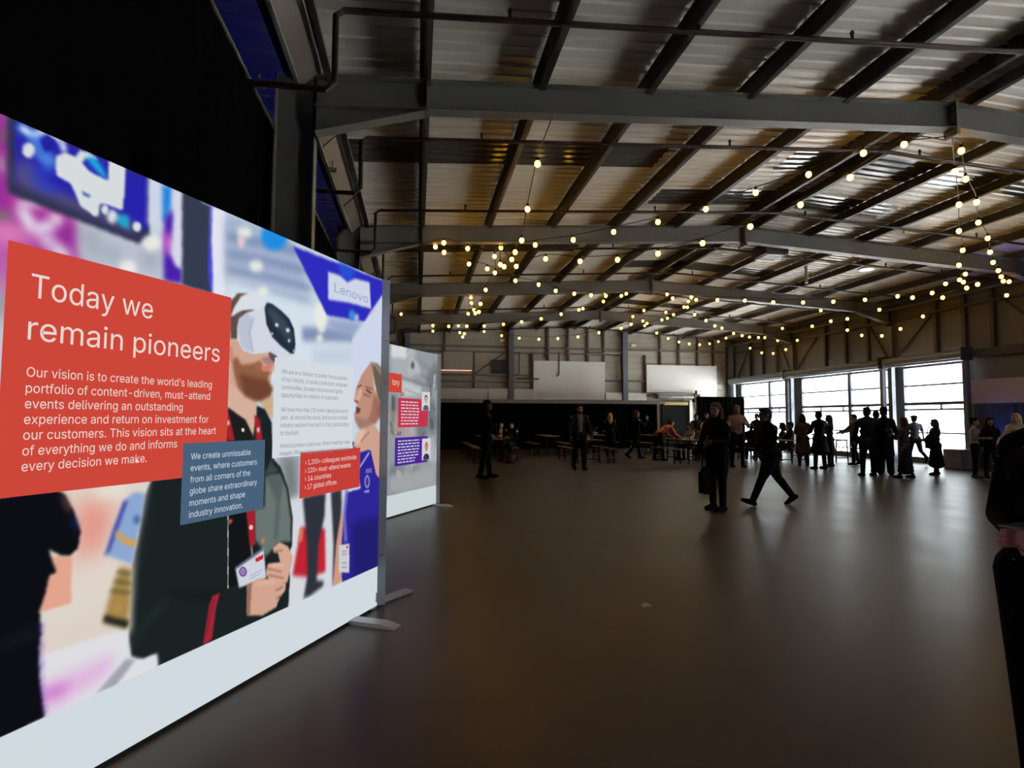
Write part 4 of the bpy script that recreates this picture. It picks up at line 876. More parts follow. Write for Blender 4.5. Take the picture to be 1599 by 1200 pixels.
string_light('right string of the pair hanging from the nearest ridge to the right cluster', [c8(1203, 407), c8(1224, 540), c8(1275, 648), c8(1283, 743), c8(1327, 817), c8(1338, 882), c8(1352, 930), c8(1377, 968), c8(1390, 997), c8(1400, 1018), c8(1427, 1020)], ys=[7.4, 8.1, 8.8, 9.5, 10.2, 10.7, 11.2, 11.6, 12.0, 12.3, 12.6], start=(XA+.05, 7.1, 5.58))

# ------------------------------------------------------------------ beer tables and benches
def trestle(nm, L, w, h, top_m, lab, cat, loc, rz=0, group=None):
    t = thing(nm, lab, cat, loc, rz, group)
    o = MB().box(-w/2, w/2, -L/2, L/2, h-.03, h).obj('tabletop' if cat == 'table' else 'seat', top_m, t); bevel(o, .006)
    for s in (-1, 1):
        y = s*(L/2-.28); mb = MB()
        for sx in (-1, 1): mb.bar((sx*w*.42, y, 0), (sx*w*.36, y, h-.03), .035, .035)
        mb.bar((-w*.42, y, .12), (w*.42, y, .12), .03, .03); mb.bar((-w*.36, y, h-.05), (w*.36, y, h-.05), .03, .03)
        mb.bar((0, y, h*.45), (0, y-s*.35, h-.04), .02, .02); mb.obj('leg_frame', M_LEG, t)
    return t
TB0 = trestle('beer_table', 2.2, .56, .77, M_WOOD, '', 'table', (0, 0, 0), 0, 'beer tables')
BN0 = trestle('beer_bench', 2.2, .26, .48, M_WOOD, '', 'bench', (0, 0, 0), 0, 'beer benches')
SETS = [(2.62, 20.1, 'by the two seated guests at the left'), (5.76, 19.35, 'behind the man in the grey blazer'), (9.0, 18.6, 'where the person in salmon leans over'),
        (12.1, 18.4, 'behind the walking man'), (14.6, 18.9, 'by the right-hand crowd'), (2.60, 22.9, 'in the second row behind the seated guests'), (5.3, 23.3, 'in the second row, left of the blonde woman'), (7.7, 24.6, 'in the second row behind the drinking person'),
        (10.0, 23.4, 'in the second row left of the curtain booth'), (14.6, 22.0, 'in the second row beside the far window')]
SEAT = []
used = [0, 0]
for x, y, lb in SETS:
    t = TB0 if not used[0] else copy_tree(TB0); used[0] = 1; t.location = (x, y, 0); t['label'] = 'folding beer table '+lb
    for sx, w in ((-1, 'left'), (1, 'right')):
        b = BN0 if not used[1] else copy_tree(BN0); used[1] = 1; b.location = (x+sx*.63, y, 0); b['label'] = 'bench %s of the beer table %s' % (w, lb)
# potted plants, cups and bottles on the tables
M_LEAF = mat('dark_green_leaf', (.025, .06, .02), .5, 0, .4, 20); M_POT = mat('pale_pot', (.35, .33, .30), .6); M_STALK = mat('plant_stem', (.05, .06, .02), .7)
def plant(x, y, z, h, r, lab, nleaf=70):
    t = thing('potted_plant', lab, 'plant', (x, y, z))
    MB().lathe([(.05, 0), (.065, .02), (.075, .11), (.07, .115)], n=14).obj('pot', M_POT, t, smooth=True)
    rnd = random.Random(int(x*97+y*31)); st = MB(); lf = MB()
    for k in range(9):
        a = rnd.uniform(0, 6.28); tip = Vector((math.cos(a)*r*rnd.uniform(.2, 1), math.sin(a)*r*rnd.uniform(.2, 1), h*rnd.uniform(.6, 1)))
        st.tube([(0, 0, .1), (tip.x*.3, tip.y*.3, tip.z*.6), tip], [.006, .004, .002], 5)
        for j in range(nleaf//9):
            u = rnd.uniform(.3, 1); c = Vector((tip.x*u*u, tip.y*u*u, .1+(tip.z-.1)*u)); d = Vector((rnd.uniform(-1, 1), rnd.uniform(-1, 1), rnd.uniform(-.3, .8))).normalized(); L = rnd.uniform(.05, .09)
            sd = d.cross(Vector((0, 0, 1))).normalized()*L*.28
            lf.add([c, c+d*L*.5+sd, c+d*L, c+d*L*.5-sd], [(0, 1, 2, 3)])
    st.obj('stem', M_STALK, t); lf.obj('foliage', M_LEAF, t); return t
plant(5.70, 20.1, .77, .55, .26, 'dark leafy potted plant on the table behind the man in the grey blazer')
plant(2.62, 20.6, .77, .6, .22, 'dark leafy potted plant on the table left of the seated guests')
plant(9.05, 19.2, .77, .38, .2, 'low leafy plant on the table beside the person in salmon')
plant(7.7, 24.6, .77, .35, .2, 'leafy plant on the second-row table behind the drinking person')
# the tall floor plant in front of the two seated guests
p = at_z(797, 724); t = thing('floor_plant', 'tall dark bushy plant standing on the floor beside the seated guests', 'plant', p)
MB().lathe([(.13, 0), (.15, .02), (.18, .28), (.17, .29)], n=16).obj('pot', mat('dark_red_pot', (.06, .02, .02), .5), t, smooth=True)
rnd = random.Random(3); lf = MB(); st = MB()
for k in range(14):
    a = rnd.uniform(0, 6.28); tip = Vector((math.cos(a)*.26*rnd.random(), math.sin(a)*.26*rnd.random(), rnd.uniform(.6, 1.15))); st.tube([(0, 0, .25), tip*.5, tip], [.01, .006, .003], 5)
    for j in range(16):
        u = rnd.uniform(.3, 1); c = tip*u+Vector((0, 0, .2*(1-u))); d = Vector((rnd.uniform(-1, 1), rnd.uniform(-1, 1), rnd.uniform(-.5, .7))).normalized(); L = rnd.uniform(.07, .13); sd = d.cross(Vector((0, 0, 1))).normalized()*L*.28
        lf.add([c, c+d*L*.5+sd, c+d*L, c+d*L*.5-sd], [(0, 1, 2, 3)])
st.obj('stem', M_STALK, t); lf.obj('foliage', M_LEAF, t)
M_CUP = mat('white_paper_cup', (.75, .74, .70), .5); M_BOT = mat('dark_bottle', (.02, .035, .02), .15)
def cup(x, y, z, lab, r=.04, h=.11):
    t = MB().lathe([(r*.75, 0), (r, h), (r*1.05, h+.004), (r*.9, h-.003), (r*.68, .006)], n=14).obj('paper_cup', M_CUP, smooth=True); t.location = (x, y, z); return tag(t, lab, 'cup')
def bottle(x, y, z, lab, m=M_BOT):
    t = MB().lathe([(.034, 0), (.036, .01), (.036, .16), (.014, .22), (.013, .28), (.015, .285)], n=14).obj('bottle', m, smooth=True); t.location = (x, y, z); return tag(t, lab, 'bottle')
cup(5.66, 18.7, .77, 'white paper cup at the near end of the table behind the blazer man'); cup(5.60, 19.6, .77, 'white paper cup beside the potted plant behind the blazer man')
cup(8.95, 18.0, .77, 'white cup at the near end of the table where the salmon top leans'); bottle(9.12, 18.3, .77, 'dark bottle on the table where the person in salmon leans')
bottle(9.2, 18.55, .77, 'pale bottle on the table where the person in salmon leans', mat('pale_bottle', (.5, .5, .46), .2)); cup(12.05, 18.0, .77, 'white cup on the table behind the walking man'); cup(2.6, 19.6, .77, 'white cup on the table of the two seated guests')
cup(7.6, 23.9, .77, 'white cup on the second-row table behind the drinking person')
o = MB().add([(0, 0, .002), (.09, .02, .002), (.07, .09, .006), (.02, .07, .003)], [(0, 1, 2, 3)]).add([(0, 0, 0), (.09, .02, 0), (.07, .09, 0), (.02, .07, 0)], [(0, 3, 2, 1)]).obj('paper_scrap', mat('paper_litter', (.5, .45, .36), .8)); o.location = at_z(1003, 949); tag(o, 'tiny scrap of paper lying on the bare floor', 'litter')
# ------------------------------------------------------------------ people
def remeshed(mb, voxel, smooth=4):
    me = mb.mesh('tmp'); ob = bpy.data.objects.new('tmp', me); COL.objects.link(ob)
    r = ob.modifiers.new('r', 'REMESH'); r.mode = 'VOXEL'; r.voxel_size = voxel; r.use_smooth_shade = True
    if smooth: q = ob.modifiers.new('s', 'SMOOTH'); q.factor = .5; q.iterations = smooth
    dg = bpy.context.evaluated_depsgraph_get(); out = bpy.data.meshes.new_from_object(ob.evaluated_get(dg), depsgraph=dg)
    bpy.data.objects.remove(ob); bpy.data.meshes.remove(me)
    return out
def R_(axis, deg): return Matrix.Rotation(math.radians(deg), 3, axis)
SKIN = {}
def skin(c):
    k = 'skin_%d_%d_%d' % c
    return mat(k, rgb(*c), .5, 0, .06, 30)
def cloth(c, nm='cloth'): return mat('%s_%d_%d_%d' % (nm, *c), rgb(*c), .85, 0, .25, 40, .15)
M_EYE = mat('eye_dark', (.01, .008, .006), .2)
def hand(mb, wrist, d, palm_n, thumb_side, curl=35, s=1.0):
    """palm plus five curled fingers; d = direction of the hand, palm_n = direction the palm faces"""
    d = d.normalized(); n = (palm_n - d*palm_n.dot(d)).normalized(); w = d.cross(n).normalized()*thumb_side
    Rm = Matrix((w, n, d)).transposed()
    mb.ell(wrist+d*.045*s, (.038*s, .016*s, .052*s), 12, 8, Rm); mb.cap(wrist-d*.02*s, .026*s, wrist+d*.03*s, .026*s)
    for k, (off, L) in enumerate(((.028, .072), (.010, .080), (-.009, .075), (-.027, .060))):
        p = wrist+d*.088*s+w*off*s; a = math.radians(curl*.6); dd = d
        for seg, fr in enumerate((.45, .32, .23)):
            dd = (d*math.cos(a)+n*math.sin(a)); q = p+dd*L*fr*s; r = (.0088, .0080, .0068)[seg]*s
            mb.cap(p, r, q, r*.93, 8); p = q; a += math.radians(curl*(.9+.08*k))
    p = wrist+d*.025*s+w*.030*s; t1 = (d*.75+w*.62+n*.25).normalized(); q = p+t1*.038*s; mb.cap(p, .0115*s, q, .0098*s, 8)
    t2 = (d*.9+w*.2+n*.4).normalized(); mb.cap(q, .0098*s, q+t2*.032*s, .008*s, 8)

def person(label, loc, face, H=1.72, top=(18, 18, 20), legs=(14, 14, 16), hair=(30, 24, 20), skn=(170, 125, 105), shoe=(12, 12, 12),
           hairstyle='short', arms=((5, 8, 15, 0), (5, 8, 15, 0)), leg=((0, 3, 2), (0, 3, 2)), lean=0, head=(0, 0), top_style='jacket', bottom='trousers',
           seat=None, hem=.5, flare=.22, shirt=None, beard=None, vox=.011, female=False, wide=1.16, turn=0, hat=None):
    s = H/1.75; V = Vector
    T = R_('X', -lean); up = T @ V((0, 0, 1)); fw = T @ V((0, 1, 0)); tw = R_('Z', turn)
    pel = V((0, 0, .95)); sw = (.165 if female else .185)*(1+(wide-1)*.75); hw = .092
    chest = pel+up*.33; shc = pel+up*.49; neck = pel+up*.535
    hp = R_('X', -lean*.5+head[0]) ; hz = R_('Z', head[1]); HR = hz @ hp
    hc = neck+up*.058+HR @ V((0, .022, .085))
    def lt(v): return HR @ v + hc
    B = MB(); P = {}
    # legs
    ank = []; knees = []; LJ = []
    for i, sd in enumerate((-1, 1)):
        f, ab, k = leg[i]; hj = pel+V((sd*hw, 0, -.03))
        d1 = V((sd*math.sin(math.radians(ab)), math.sin(math.radians(f))*math.cos(math.radians(ab)), -math.cos(math.radians(f))*math.cos(math.radians(ab))))
        kn = hj+d1*.435; a2 = f-k; ab2 = ab*.5
        d2 = V((sd*math.sin(math.radians(ab2)), math.sin(math.radians(a2))*math.cos(math.radians(ab2)), -math.cos(math.radians(a2))*math.cos(math.radians(ab2))))
        an = kn+d2*.42; LJ.append((hj, kn, an, a2))
    zmin = min(j[2].z-.082-max(0, math.sin(math.radians(-j[3]*.8)))*.12 if j[3] < -12 else j[2].z-.082 for j in LJ)
    dz = (-zmin) if seat is None else (seat+.10-pel.z)
    off = V((0, 0, dz)); sh = lambda p: p+off
    pel, chest, shc, neck, hc = map(sh, (pel, chest, shc, neck, hc)); LJ = [(sh(a), sh(b), sh(c), d) for a, b, c, d in LJ]
    # arms
    AJ = []
    for i, sd in enumerate((-1, 1)):
        f, ab, e, inn = arms[i]; sj = shc+tw @ V((sd*sw, 0, 0))+V((0, 0, -.035)); rf = math.radians(f+lean*.0); ra = math.radians(ab)
        d1 = V((sd*math.sin(ra), math.sin(rf)*math.cos(ra), -math.cos(rf)*math.cos(ra)))
        ej = sj+d1*.285; re = math.radians(f+e); ri = math.radians(inn)
        d2 = V((-sd*math.sin(ri)+sd*math.sin(ra)*.3*math.cos(ri), math.sin(re)*math.cos(ri), -math.cos(re)*math.cos(ri))).normalized()
        AJ.append((sj, ej, ej+d2*.25, d2, sd))
    sc = lambda p: p*s
    cap = lambda m, a, ra, b, rb: m.cap(sc(a), ra*s, sc(b), rb*s)
    ell = lambda m, c, r, Rm=None: m.ell(sc(c), [q*s for q in r], 16, 10, Rm)
    TR = T
    # --- body skin: one continuous surface
    def torso(m, g, k=1.0):
        wd = wide
        ell(m, pel+up*.0, (.145*wd+g, .10+g, .13+g), TR); ell(m, pel+up*.17, (.130*wd*(.93 if female else 1)+g, .095+g, .15), TR); ell(m, pel+up*.36, (.150*wd+g, .105+g, .16), TR)
        for q in (-1, 1): cap(m, neck+up*-.02, .052+g*.6, shc+tw @ V((q*sw*.82, 0, -.045)), .055+g*.7)
        cap(m, shc+tw @ V((-sw*.7, 0, -.06)), .062+g*.6, shc+tw @ V((sw*.7, 0, -.06)), .062+g*.6)
        if female: ell(m, pel+up*.37+fw*.05, (.115+g, .085+g, .075), TR)
    torso(B, 0)
    cap(B, neck-up*.06, .06, neck+up*.08, .05)
    for hj, kn, an, a2 in LJ:
        cap(B, hj, .076, kn, .05); cap(B, kn+V((0, 0, 0)), .05, an, .034); ell(B, kn*.62+an*.38-fw*.012, (.046, .048, .10))
        cap(B, an+V((0, -.01, -.02)), .034, an+V((0, .02, -.035)), .03)
    for sj, ej, wj, d2, sd in AJ:
        cap(B, sj, .05, ej, .038); cap(B, ej, .038, wj, .026)
        pn = V((-sd, 0, 0)) if abs(d2.x) < .6 else V((0, -1, 0))
        hand(B, sc(wj), d2, pn, -1 if sd*1 > 0 else 1, 32, s)
    # head
    HB = lambda c, r: B.ell(sc(HR @ V(c)*1.07+hc), [q*s*1.07 for q in r], 16, 12, HR)
    HB((0, -.01, .012), (.074, .093, .105)); HB((0, .03, -.055), (.056, .058, .062)); HB((0, .058, -.085), (.027, .024, .024)); HB((0, .074, .028), (.054, .014, .014))
    B.cap(sc(lt2 := HR @ V((0, .083, .018))+hc), .009*s, sc(HR @ V((0, .105, -.022))+hc), .014*s); HB((0, .093, -.028), (.017, .012, .010)); HB((0, .084, -.058), (.024, .011, .010))
    for sd in (-1, 1): HB((sd*.076, -.012, -.008), (.010, .020, .030)); HB((sd*.042, .062, -.018), (.022, .02, .02))
    t = thing('person', label, 'person', (loc[0], loc[1], 0), math.radians(face))
    b = link('body', remeshed(B, vox*.85, 2), skin(skn), t)
    for sd in (-1, 1):
        e = MB().ell((0, 0, 0), (.0120*s, .009*s, .010*s), 8, 6).obj('eye', M_EYE, t, smooth=True); e.location = sc(HR @ V((sd*.033, .082, .0085))+hc)
    # --- hair
    if hairstyle != 'bald':
        m = MB(); hb = lambda c, r: m.ell(sc(HR @ V(c)*1.07+hc), [q*s*1.07 for q in r], 16, 12, HR)
        hb((0, -.022, .030), (.083, .092, .098)); hb((0, -.05, -.01), (.078, .062, .085)); hb((0, .045, .085), (.062, .045, .03))
        if hairstyle in ('long', 'bob'):
            L = .30 if hairstyle == 'long' else .15
            for sd in (-1, 1): m.cap(sc(HR @ V((sd*.072, -.02, .02))+hc), .032*s, sc(HR @ V((sd*.085, -.035, -L*.75))+hc), .03*s)
            m.cap(sc(HR @ V((0, -.075, .0))+hc), .06*s, sc(HR @ V((0, -.105, -L))+hc), .045*s); m.cap(sc(HR @ V((.04, -.07, .0))+hc), .05*s, sc(HR @ V((.06, -.095, -L*.9))+hc), .03*s); m.cap(sc(HR @ V((-.04, -.07, .0))+hc), .05*s, sc(HR @ V((-.06, -.095, -L*.9))+hc), .03*s)
        if hairstyle == 'bun': hb((0, -.085, .085), (.042, .042, .04))
        if hairstyle == 'curly':
            for k in range(14):
                a = k*.9; hb((.07*math.cos(a), -.03+.06*math.sin(a), .05+.04*math.sin(2.1*k)), (.036, .036, .034))
        if hat: 
            hb((0, -.01, .10), (.09, .10, .05))
        link('hair', remeshed(m, vox*.8, 2), cloth(hair, 'hair'), t)
    if beard:
        m = MB(); hb = lambda c, r: m.ell(sc(HR @ V(c)*1.07+hc), [q*s*1.07 for q in r], 14, 10, HR)
        hb((0, .045, -.088), (.052, .045, .038)); hb((.045, .02, -.055), (.022, .04, .035)); hb((-.045, .02, -.055), (.022, .04, .035)); link('beard', remeshed(m, vox*.8, 2), cloth(beard, 'hair'), t)
    # --- clothing
    if shirt:
        m = MB(); ell(m, pel+up*.36+fw*.012, (.10, .106, .17), TR); ell(m, pel+up*.14+fw*.012, (.10, .106, .17), TR); cap(m, neck-up*.05, .062, neck+up*.012, .056)
        link('shirt', remeshed(m, vox, 2), cloth(shirt), t)
    m = MB(); torso(m, .018)
    cap(m, neck-up*.07, .074, neck+up*(.015 if top_style in ('coat', 'jacket') else -.01), .064)
    for sj, ej, wj, d2, sd in AJ:
        if top_style == 'tee': cap(m, sj, .062, sj*.35+ej*.65, .058)
        else: cap(m, sj-V((sd*.012, 0, .01)), .060, ej, .060); cap(m, ej, .060, wj-d2*.02, .047)
    if top_style in ('jacket', 'coat'):
        for sd in (-1, 1): cap(m, pel+V((sd*.06, 0, 0)), .115, pel+V((sd*.07, 0, -.12)), .11)
    if top_style == 'coat':
        zb = hem; n = 8
        for k in range(n):
            u = k/(n-1); z = pel.z-.05-(pel.z-.05-zb)*u; ell(m, V((0, 0, z)), ((.165+(flare-.165)*u)*wide, (.125+(flare*.75-.125)*u), .14))
    me = remeshed(m, vox, 3)
    if shirt:  # open front of the jacket
        bm = bmesh.new(); bm.from_mesh(me); c0 = sc(pel); 
        kill = [f for f in bm.faces if (lambda p: (p.dot(fw) > .045*s) and abs(p.x) < (.045+.03*max(0, min(1, (p.z+.05)/.5)))*s and p.z > -.13*s)(f.calc_center_median()-c0) and f.normal.dot(fw) > .2]
        bmesh.ops.delete(bm, geom=kill, context='FACES'); bm.to_mesh(me); bm.free()
    link({'tee': 't_shirt', 'coat': 'coat', 'jacket': 'jacket'}.get(top_style, 'sweater'), me, cloth(top), t)
    m = MB()
    if bottom == 'trousers' or bottom == 'wide':
        wd = .03 if bottom == 'wide' else .0
        ell(m, pel+V((0, 0, -.02)), (.160*wide, .118, .12), TR)
        for hj, kn, an, a2 in LJ:
            d2 = (an-kn).normalized(); cap(m, hj, .100*wide, kn, .074+wd*.6); cap(m, kn, .074+wd*.6, an-d2*.015, .056+wd)
        link('trousers', remeshed(m, vox, 3), cloth(legs), t)
    elif bottom == 'skirt':
        n = 9; mx = (LJ[0][1]+LJ[1][1])*.5
        for k in range(n):
            u = k/(n-1); z = pel.z+.08-(pel.z+.08-hem)*u; ell(m, V((mx.x*u*.3, mx.y*u*.6, z)), (.145+(flare-.145)*u, .115+(flare*.72-.115)*u, .12))
        link('skirt', remeshed(m, vox, 3), cloth(legs), t)
    for hj, kn, an, a2 in LJ:
        m = MB(); pitch = max(-35, min(35, -a2 if a2 < -8 else -a2*.6)); Rf = R_('X', -(-a2 if a2 < -12 else -a2 if a2 > 12 else 0)*.8) if seat is None else R_('X', 0)
        q = lambda v: sc(an)+(Rf @ V(v))*s
        m.cap(q((0, -.05, -.042)), .042*s, q((0, .06, -.04)), .050*s); m.cap(q((0, .06, -.042)), .050*s, q((0, .175, -.052)), .034*s); m.cap(q((0, -.01, -.02)), .048*s, q((0, -.005, .035)), .047*s)
        for sx in (-.02, .02): m.cap(q((sx, -.05, -.068)), .013*s, q((sx, .17, -.068)), .013*s)
        link('shoe', remeshed(m, vox*.8, 2), cloth(shoe, 'leather'), t)
    t['joints'] = 0; del t['joints']
    return t, AJ, s
def wpos(t, v): return Matrix.Rotation(t.rotation_euler.z, 3, 'Z') @ Vector(v) + t.location
def ft(x, y): p = at_z(x, y); return (p.x, p.y)
STAND = ((0, 4, 1), (0, 4, 1)); WALK = ((22, 2, 4), (-18, 2, 22)); CROSS = ((4, 0, 2), (-4, 0, 4))
BLK = (15, 15, 18)
# left-hand guests
person('tall person in black standing in profile just right of the small lightbox', ft(759, 748), -85, 1.87, (7, 7, 8), (7, 7, 8), (18, 16, 15), (44, 36, 33), (7, 7, 8), arms=((10, 4, 100, 60), (10, 4, 100, 60)), leg=((9, 3, 3), (-9, 3, 4)))
person('bearded man in grey blazer and pale shirt walking towards the viewer', ft(905, 734), 184, 1.84, (44, 42, 40), (10, 10, 12), (30, 24, 20), (165, 118, 98), (14, 10, 10), arms=((8, 12, 20, 0), (5, 14, 14, 0)), leg=((8, 0, 2), (-8, 0, 12)), shirt=(120, 122, 130), beard=(60, 42, 34))
person('woman with long blonde hair in black, seen from behind near the long drape', ft(953, 713), -10, 1.66, BLK, (12, 12, 14), (196, 160, 110), (180, 135, 110), hairstyle='long', female=True, arms=((10, 14, 60, 10), (25, 10, 60, 0)), top_style='coat', hem=.62, flare=.2)
_t, _a, _s = person('person in black walking right while drinking from a white cup', ft(994, 717), -82, 1.76, BLK, (12, 12, 14), (70, 52, 40), (185, 135, 112), (40, 18, 16), arms=((5, 8, 25, 0), (45, 6, 105, 10)), leg=((16, 2, 4), (-20, 2, 22)), hairstyle='bob', female=True)
cw = wpos(_t, (_a[1][2]+_a[1][3]*.08)*_s)
cup(cw.x-.02, cw.y, cw.z-.04, 'white cup held to the mouth of the person walking in black')
person('person in a salmon top leaning far over the beer table', (8.35, 19.2), -80, 1.72, (205, 116, 92), (18, 16, 18), (95, 62, 46), (196, 130, 104), lean=60, arms=((20, 8, 45, 10), (28, 8, 40, 10)), leg=((-5, 4, 2), (8, 4, 6)), head=(20, 0), top_style='sweater', wide=1.05)
# two seated at the left table
person('seated woman with pale face and striped top at the far left table', (2.75, 19.55), 185, 1.66, (40, 32, 22), (14, 14, 16), (30, 22, 18), (226, 196, 172), hairstyle='bob', female=True, seat=.48, leg=((88, 6, 88), (88, 6, 88)), arms=((20, 6, 85, 35), (20, 6, 85, 35)), shirt=(215, 205, 190)) if False else None
def seated(label, loc, face, **k):
    k.setdefault('arms', ((25, 8, 75, 30), (25, 8, 75, 30)))
    return person(label, loc, face, seat=.48, leg=((86, 7, 86), (86, 7, 86)), **k)
def at_dist(px, py, Y): p = at_y(px, py, Y); return (p.x, p.y)
seated('seated guest with a pale face and white collar at the left table', at_dist(783, 660, 22.1), 160, H=1.68, top=(36, 30, 20), legs=BLK, hair=(24, 18, 16), skn=(232, 205, 182), hairstyle='bob', female=True, shirt=(225, 215, 200))
seated('seated guest in black with a white face beside the tall floor plant', at_dist(800, 660, 19.9), 140, H=1.7, top=(14, 20, 18), legs=BLK, hair=(14, 12, 12), skn=(230, 214, 205), hairstyle='bob', female=True)
# group at the third table
seated('seated guest with a cream hooded top seen from behind, left of the standing woman', at_dist(1098, 655, 18.6), -15, H=1.7, top=(150, 130, 100), legs=BLK, hair=(206, 180, 140), skn=(200, 160, 130), hairstyle='bob', female=True)
seated('seated guest in a white patterned top facing the salmon top', at_dist(1078, 655, 19.4), 100, H=1.66, top=(170, 170, 165), legs=BLK, hair=(60, 50, 42), skn=(190, 150, 130), hairstyle='bob', female=True)
person('dark guest standing by the roller doorway behind the white patterned top', at_dist(1087, 655, 22.2), 170, 1.64, (26, 28, 34), BLK, (20, 16, 14), (150, 110, 95), arms=((10, 8, 70, 20), (10, 8, 70, 20)))
person('dark guest in front of the curtain booth, half hidden by the woman with the bag', at_dist(1103, 650, 20.5), 150, 1.70, (24, 26, 30), BLK, (22, 18, 16), (170, 130, 112), hairstyle='bob', female=True)
# standing woman with bag
W_t, W_a, W_s = person('woman in black with long brown hair standing, a dark bag at her side', ft(1121, 797), 112, 1.70, (12, 12, 14), (10, 10, 11), (74, 58, 44), (120, 88, 74), (12, 11, 11), hairstyle='long', female=True, arms=((16, 10, 70, 25), (6, 12, 10, 0)), leg=((3, 3, 2), (-2, 3, 2)), top_style='jacket', vox=.008, wide=1.4, head=(0, 12))
def bag(loc, rz, lab, h=.42, w=.34, d=.14, c=(12, 12, 14), strap=.3):
    t = thing('bag', lab, 'bag', loc, rz); m = MB()
    m.ell((0, 0, h*.5), (w*.5, d*.5, h*.52), 16, 12); m.box(-w*.42, w*.42, -d*.3, d*.3, .02, h*.8)
    link('bag_body', remeshed(m, .012, 4), cloth(c, 'bag'), t)
    MB().tube([(-w*.3, 0, h*.85), (-w*.2, 0, h+strap*.8), (0, 0, h+strap), (w*.2, 0, h+strap*.8), (w*.3, 0, h*.85)], .012, 6).obj('strap', cloth((30, 30, 32), 'bag'), t, smooth=True)
    MB().tube([(w*.3, -d*.3, h*.2), (w*.36, -d*.4, -.05), (w*.30, -d*.4, -.22)], .01, 6).obj('loose_strap', cloth((60, 60, 62), 'bag'), t)
    return t
pw = at_y(1100, 742, 8.7); bag((pw.x, pw.y-.05, pw.z-.30), math.radians(20), 'dark soft bag with loose straps hanging at the side of the woman in black', .44, .3, .16, strap=.40)
# walking man
person('man in dark clothes striding left across the bare floor', ft(1204, 789), 84, 1.70, (13, 14, 18), (11, 11, 13), (26, 22, 20), (90, 68, 60), (14, 14, 15), leg=((27, 1, 2), (-25, 1, 14)), arms=((8, 2, 40, 25), (-2, 3, 35, 20)), vox=.008, wide=1.6, lean=5)
# pink shirt man
person('man in a pinkish grey shirt standing between the dark woman and the walking man', ft(1152, 730), 172, 1.86, (150, 118, 112), (18, 18, 22), (120, 100, 88), (150, 112, 98), (24, 18, 16), arms=((30, 14, 80, 40), (30, 14, 80, 40)), leg=((2, 5, 3), (-2, 5, 3)), top_style='sweater')
# seated and standing silhouettes behind the walking man
person('dark guest standing behind the tables just right of the pinkish shirt', at_dist(1182, 655, 20.7), 120, H=1.66, top=(18, 22, 28), legs=BLK, hair=(20, 18, 18), skn=(90, 75, 70))
seated('dark broad guest seated at the table left of the walking man', at_dist(1173, 660, 18.55), -30, H=1.66, top=(20, 24, 30), legs=BLK, hair=(20, 18, 18), skn=(90, 75, 70), wide=1.2)
seated('dark guest seated by the window just right of the walking man', at_dist(1222, 658, 18.9), 60, H=1.7, top=(16, 20, 26), legs=BLK, hair=(20, 18, 18), skn=(90, 75, 70), hairstyle='bob', female=True)
seated('dark guest with rounded hair seated by the window left of the tan coat', at_dist(1234, 658, 18.3), 75, H=1.72, top=(16, 20, 26), legs=BLK, hair=(20, 18, 18), skn=(90, 75, 70), hairstyle='curly', female=True)
# right-hand crowd
person('person in a long tan coat seen from behind near the window column', ft(1255, 728), -25, 1.60, (84, 70, 60), (20, 20, 26), (40, 30, 26), (110, 84, 72), hairstyle='bob', female=True, top_style='coat', hem=.48, flare=.22, wide=1.22, arms=((12, 6, 60, 25), (12, 6, 60, 25)))
person('broad man in a black coat, back turned, right of the tan coat', ft(1281, 733), 10, 1.69, (13, 15, 20), (14, 14, 18), (26, 22, 22), (90, 72, 66), top_style='coat', hem=.55, flare=.24, wide=1.4, arms=((12, 7, 60, 25), (12, 9, 60, 25)), leg=((2, 7, 2), (0, 7, 2)))
person('woman with long light-tipped hair in a dark coat beside the broad black coat', ft(1297, 729), 35, 1.58, (18, 22, 28), (16, 18, 22), (78, 62, 52), (110, 84, 74), hairstyle='long', female=True, top_style='coat', hem=.5, flare=.22, wide=1.2, arms=((20, 6, 80, 30), (20, 6, 80, 30)))
person('person in a pinkish top reaching left in front of the middle window', ft(1336, 727), 75, 1.60, (105, 82, 84), (18, 20, 36), (36, 28, 26), (120, 90, 80), hairstyle='short', arms=((48, 12, 20, 0), (40, 10, 30, 0)), leg=((12, 3, 8), (-8, 3, 6)), top_style='sweater', female=True)
person('broad man in a dark jacket, back turned, before the middle window', ft(1357, 744), -12, 1.76, (15, 17, 24), (12, 12, 16), (30, 26, 26), (96, 76, 70), wide=1.42, arms=((4, 8, 20, 5), (15, 8, 60, 30)), leg=((0, 6, 2), (2, 5, 2)))
person('man in dark clothes half hidden behind the broad jacketed man', ft(1371, 738), -30, 1.68, (16, 18, 24), (26, 26, 28), (30, 26, 26), (96, 76, 70), (60, 58, 60), wide=1.02)
person('slim man in a long dark coat with a flat cap beside the window column', ft(1383, 742), -55, 1.75, (17, 20, 30), (15, 17, 24), (24, 22, 24), (96, 76, 70), top_style='coat', hem=.55, flare=.2, bottom='wide', hat=True, wide=1.15, arms=((20, 6, 60, 10), (20, 6, 50, 10)))
person('woman in a long dark skirt and muted top standing at the window column', ft(1415, 747), 20, 1.50, (62, 50, 58), (22, 24, 28), (66, 52, 50), (110, 84, 80), (16, 14, 16), hairstyle='long', female=True, bottom='skirt', hem=.22, flare=.27, top_style='sweater', arms=((25, 6, 80, 30), (25, 6, 80, 30)), leg=((6, 9, 2), (-4, 9, 2)))
person('curly-haired person in a grey tee walking away before the right window', ft(1430, 726), -20, 1.60, (74, 78, 92), (20, 22, 30), (24, 22, 24), (150, 124, 116), hairstyle='curly', top_style='tee', arms=((0, 10, 10, 0), (-6, 14, 6, 0)), leg=((14, 2, 2), (-20, 2, 40)), female=True)
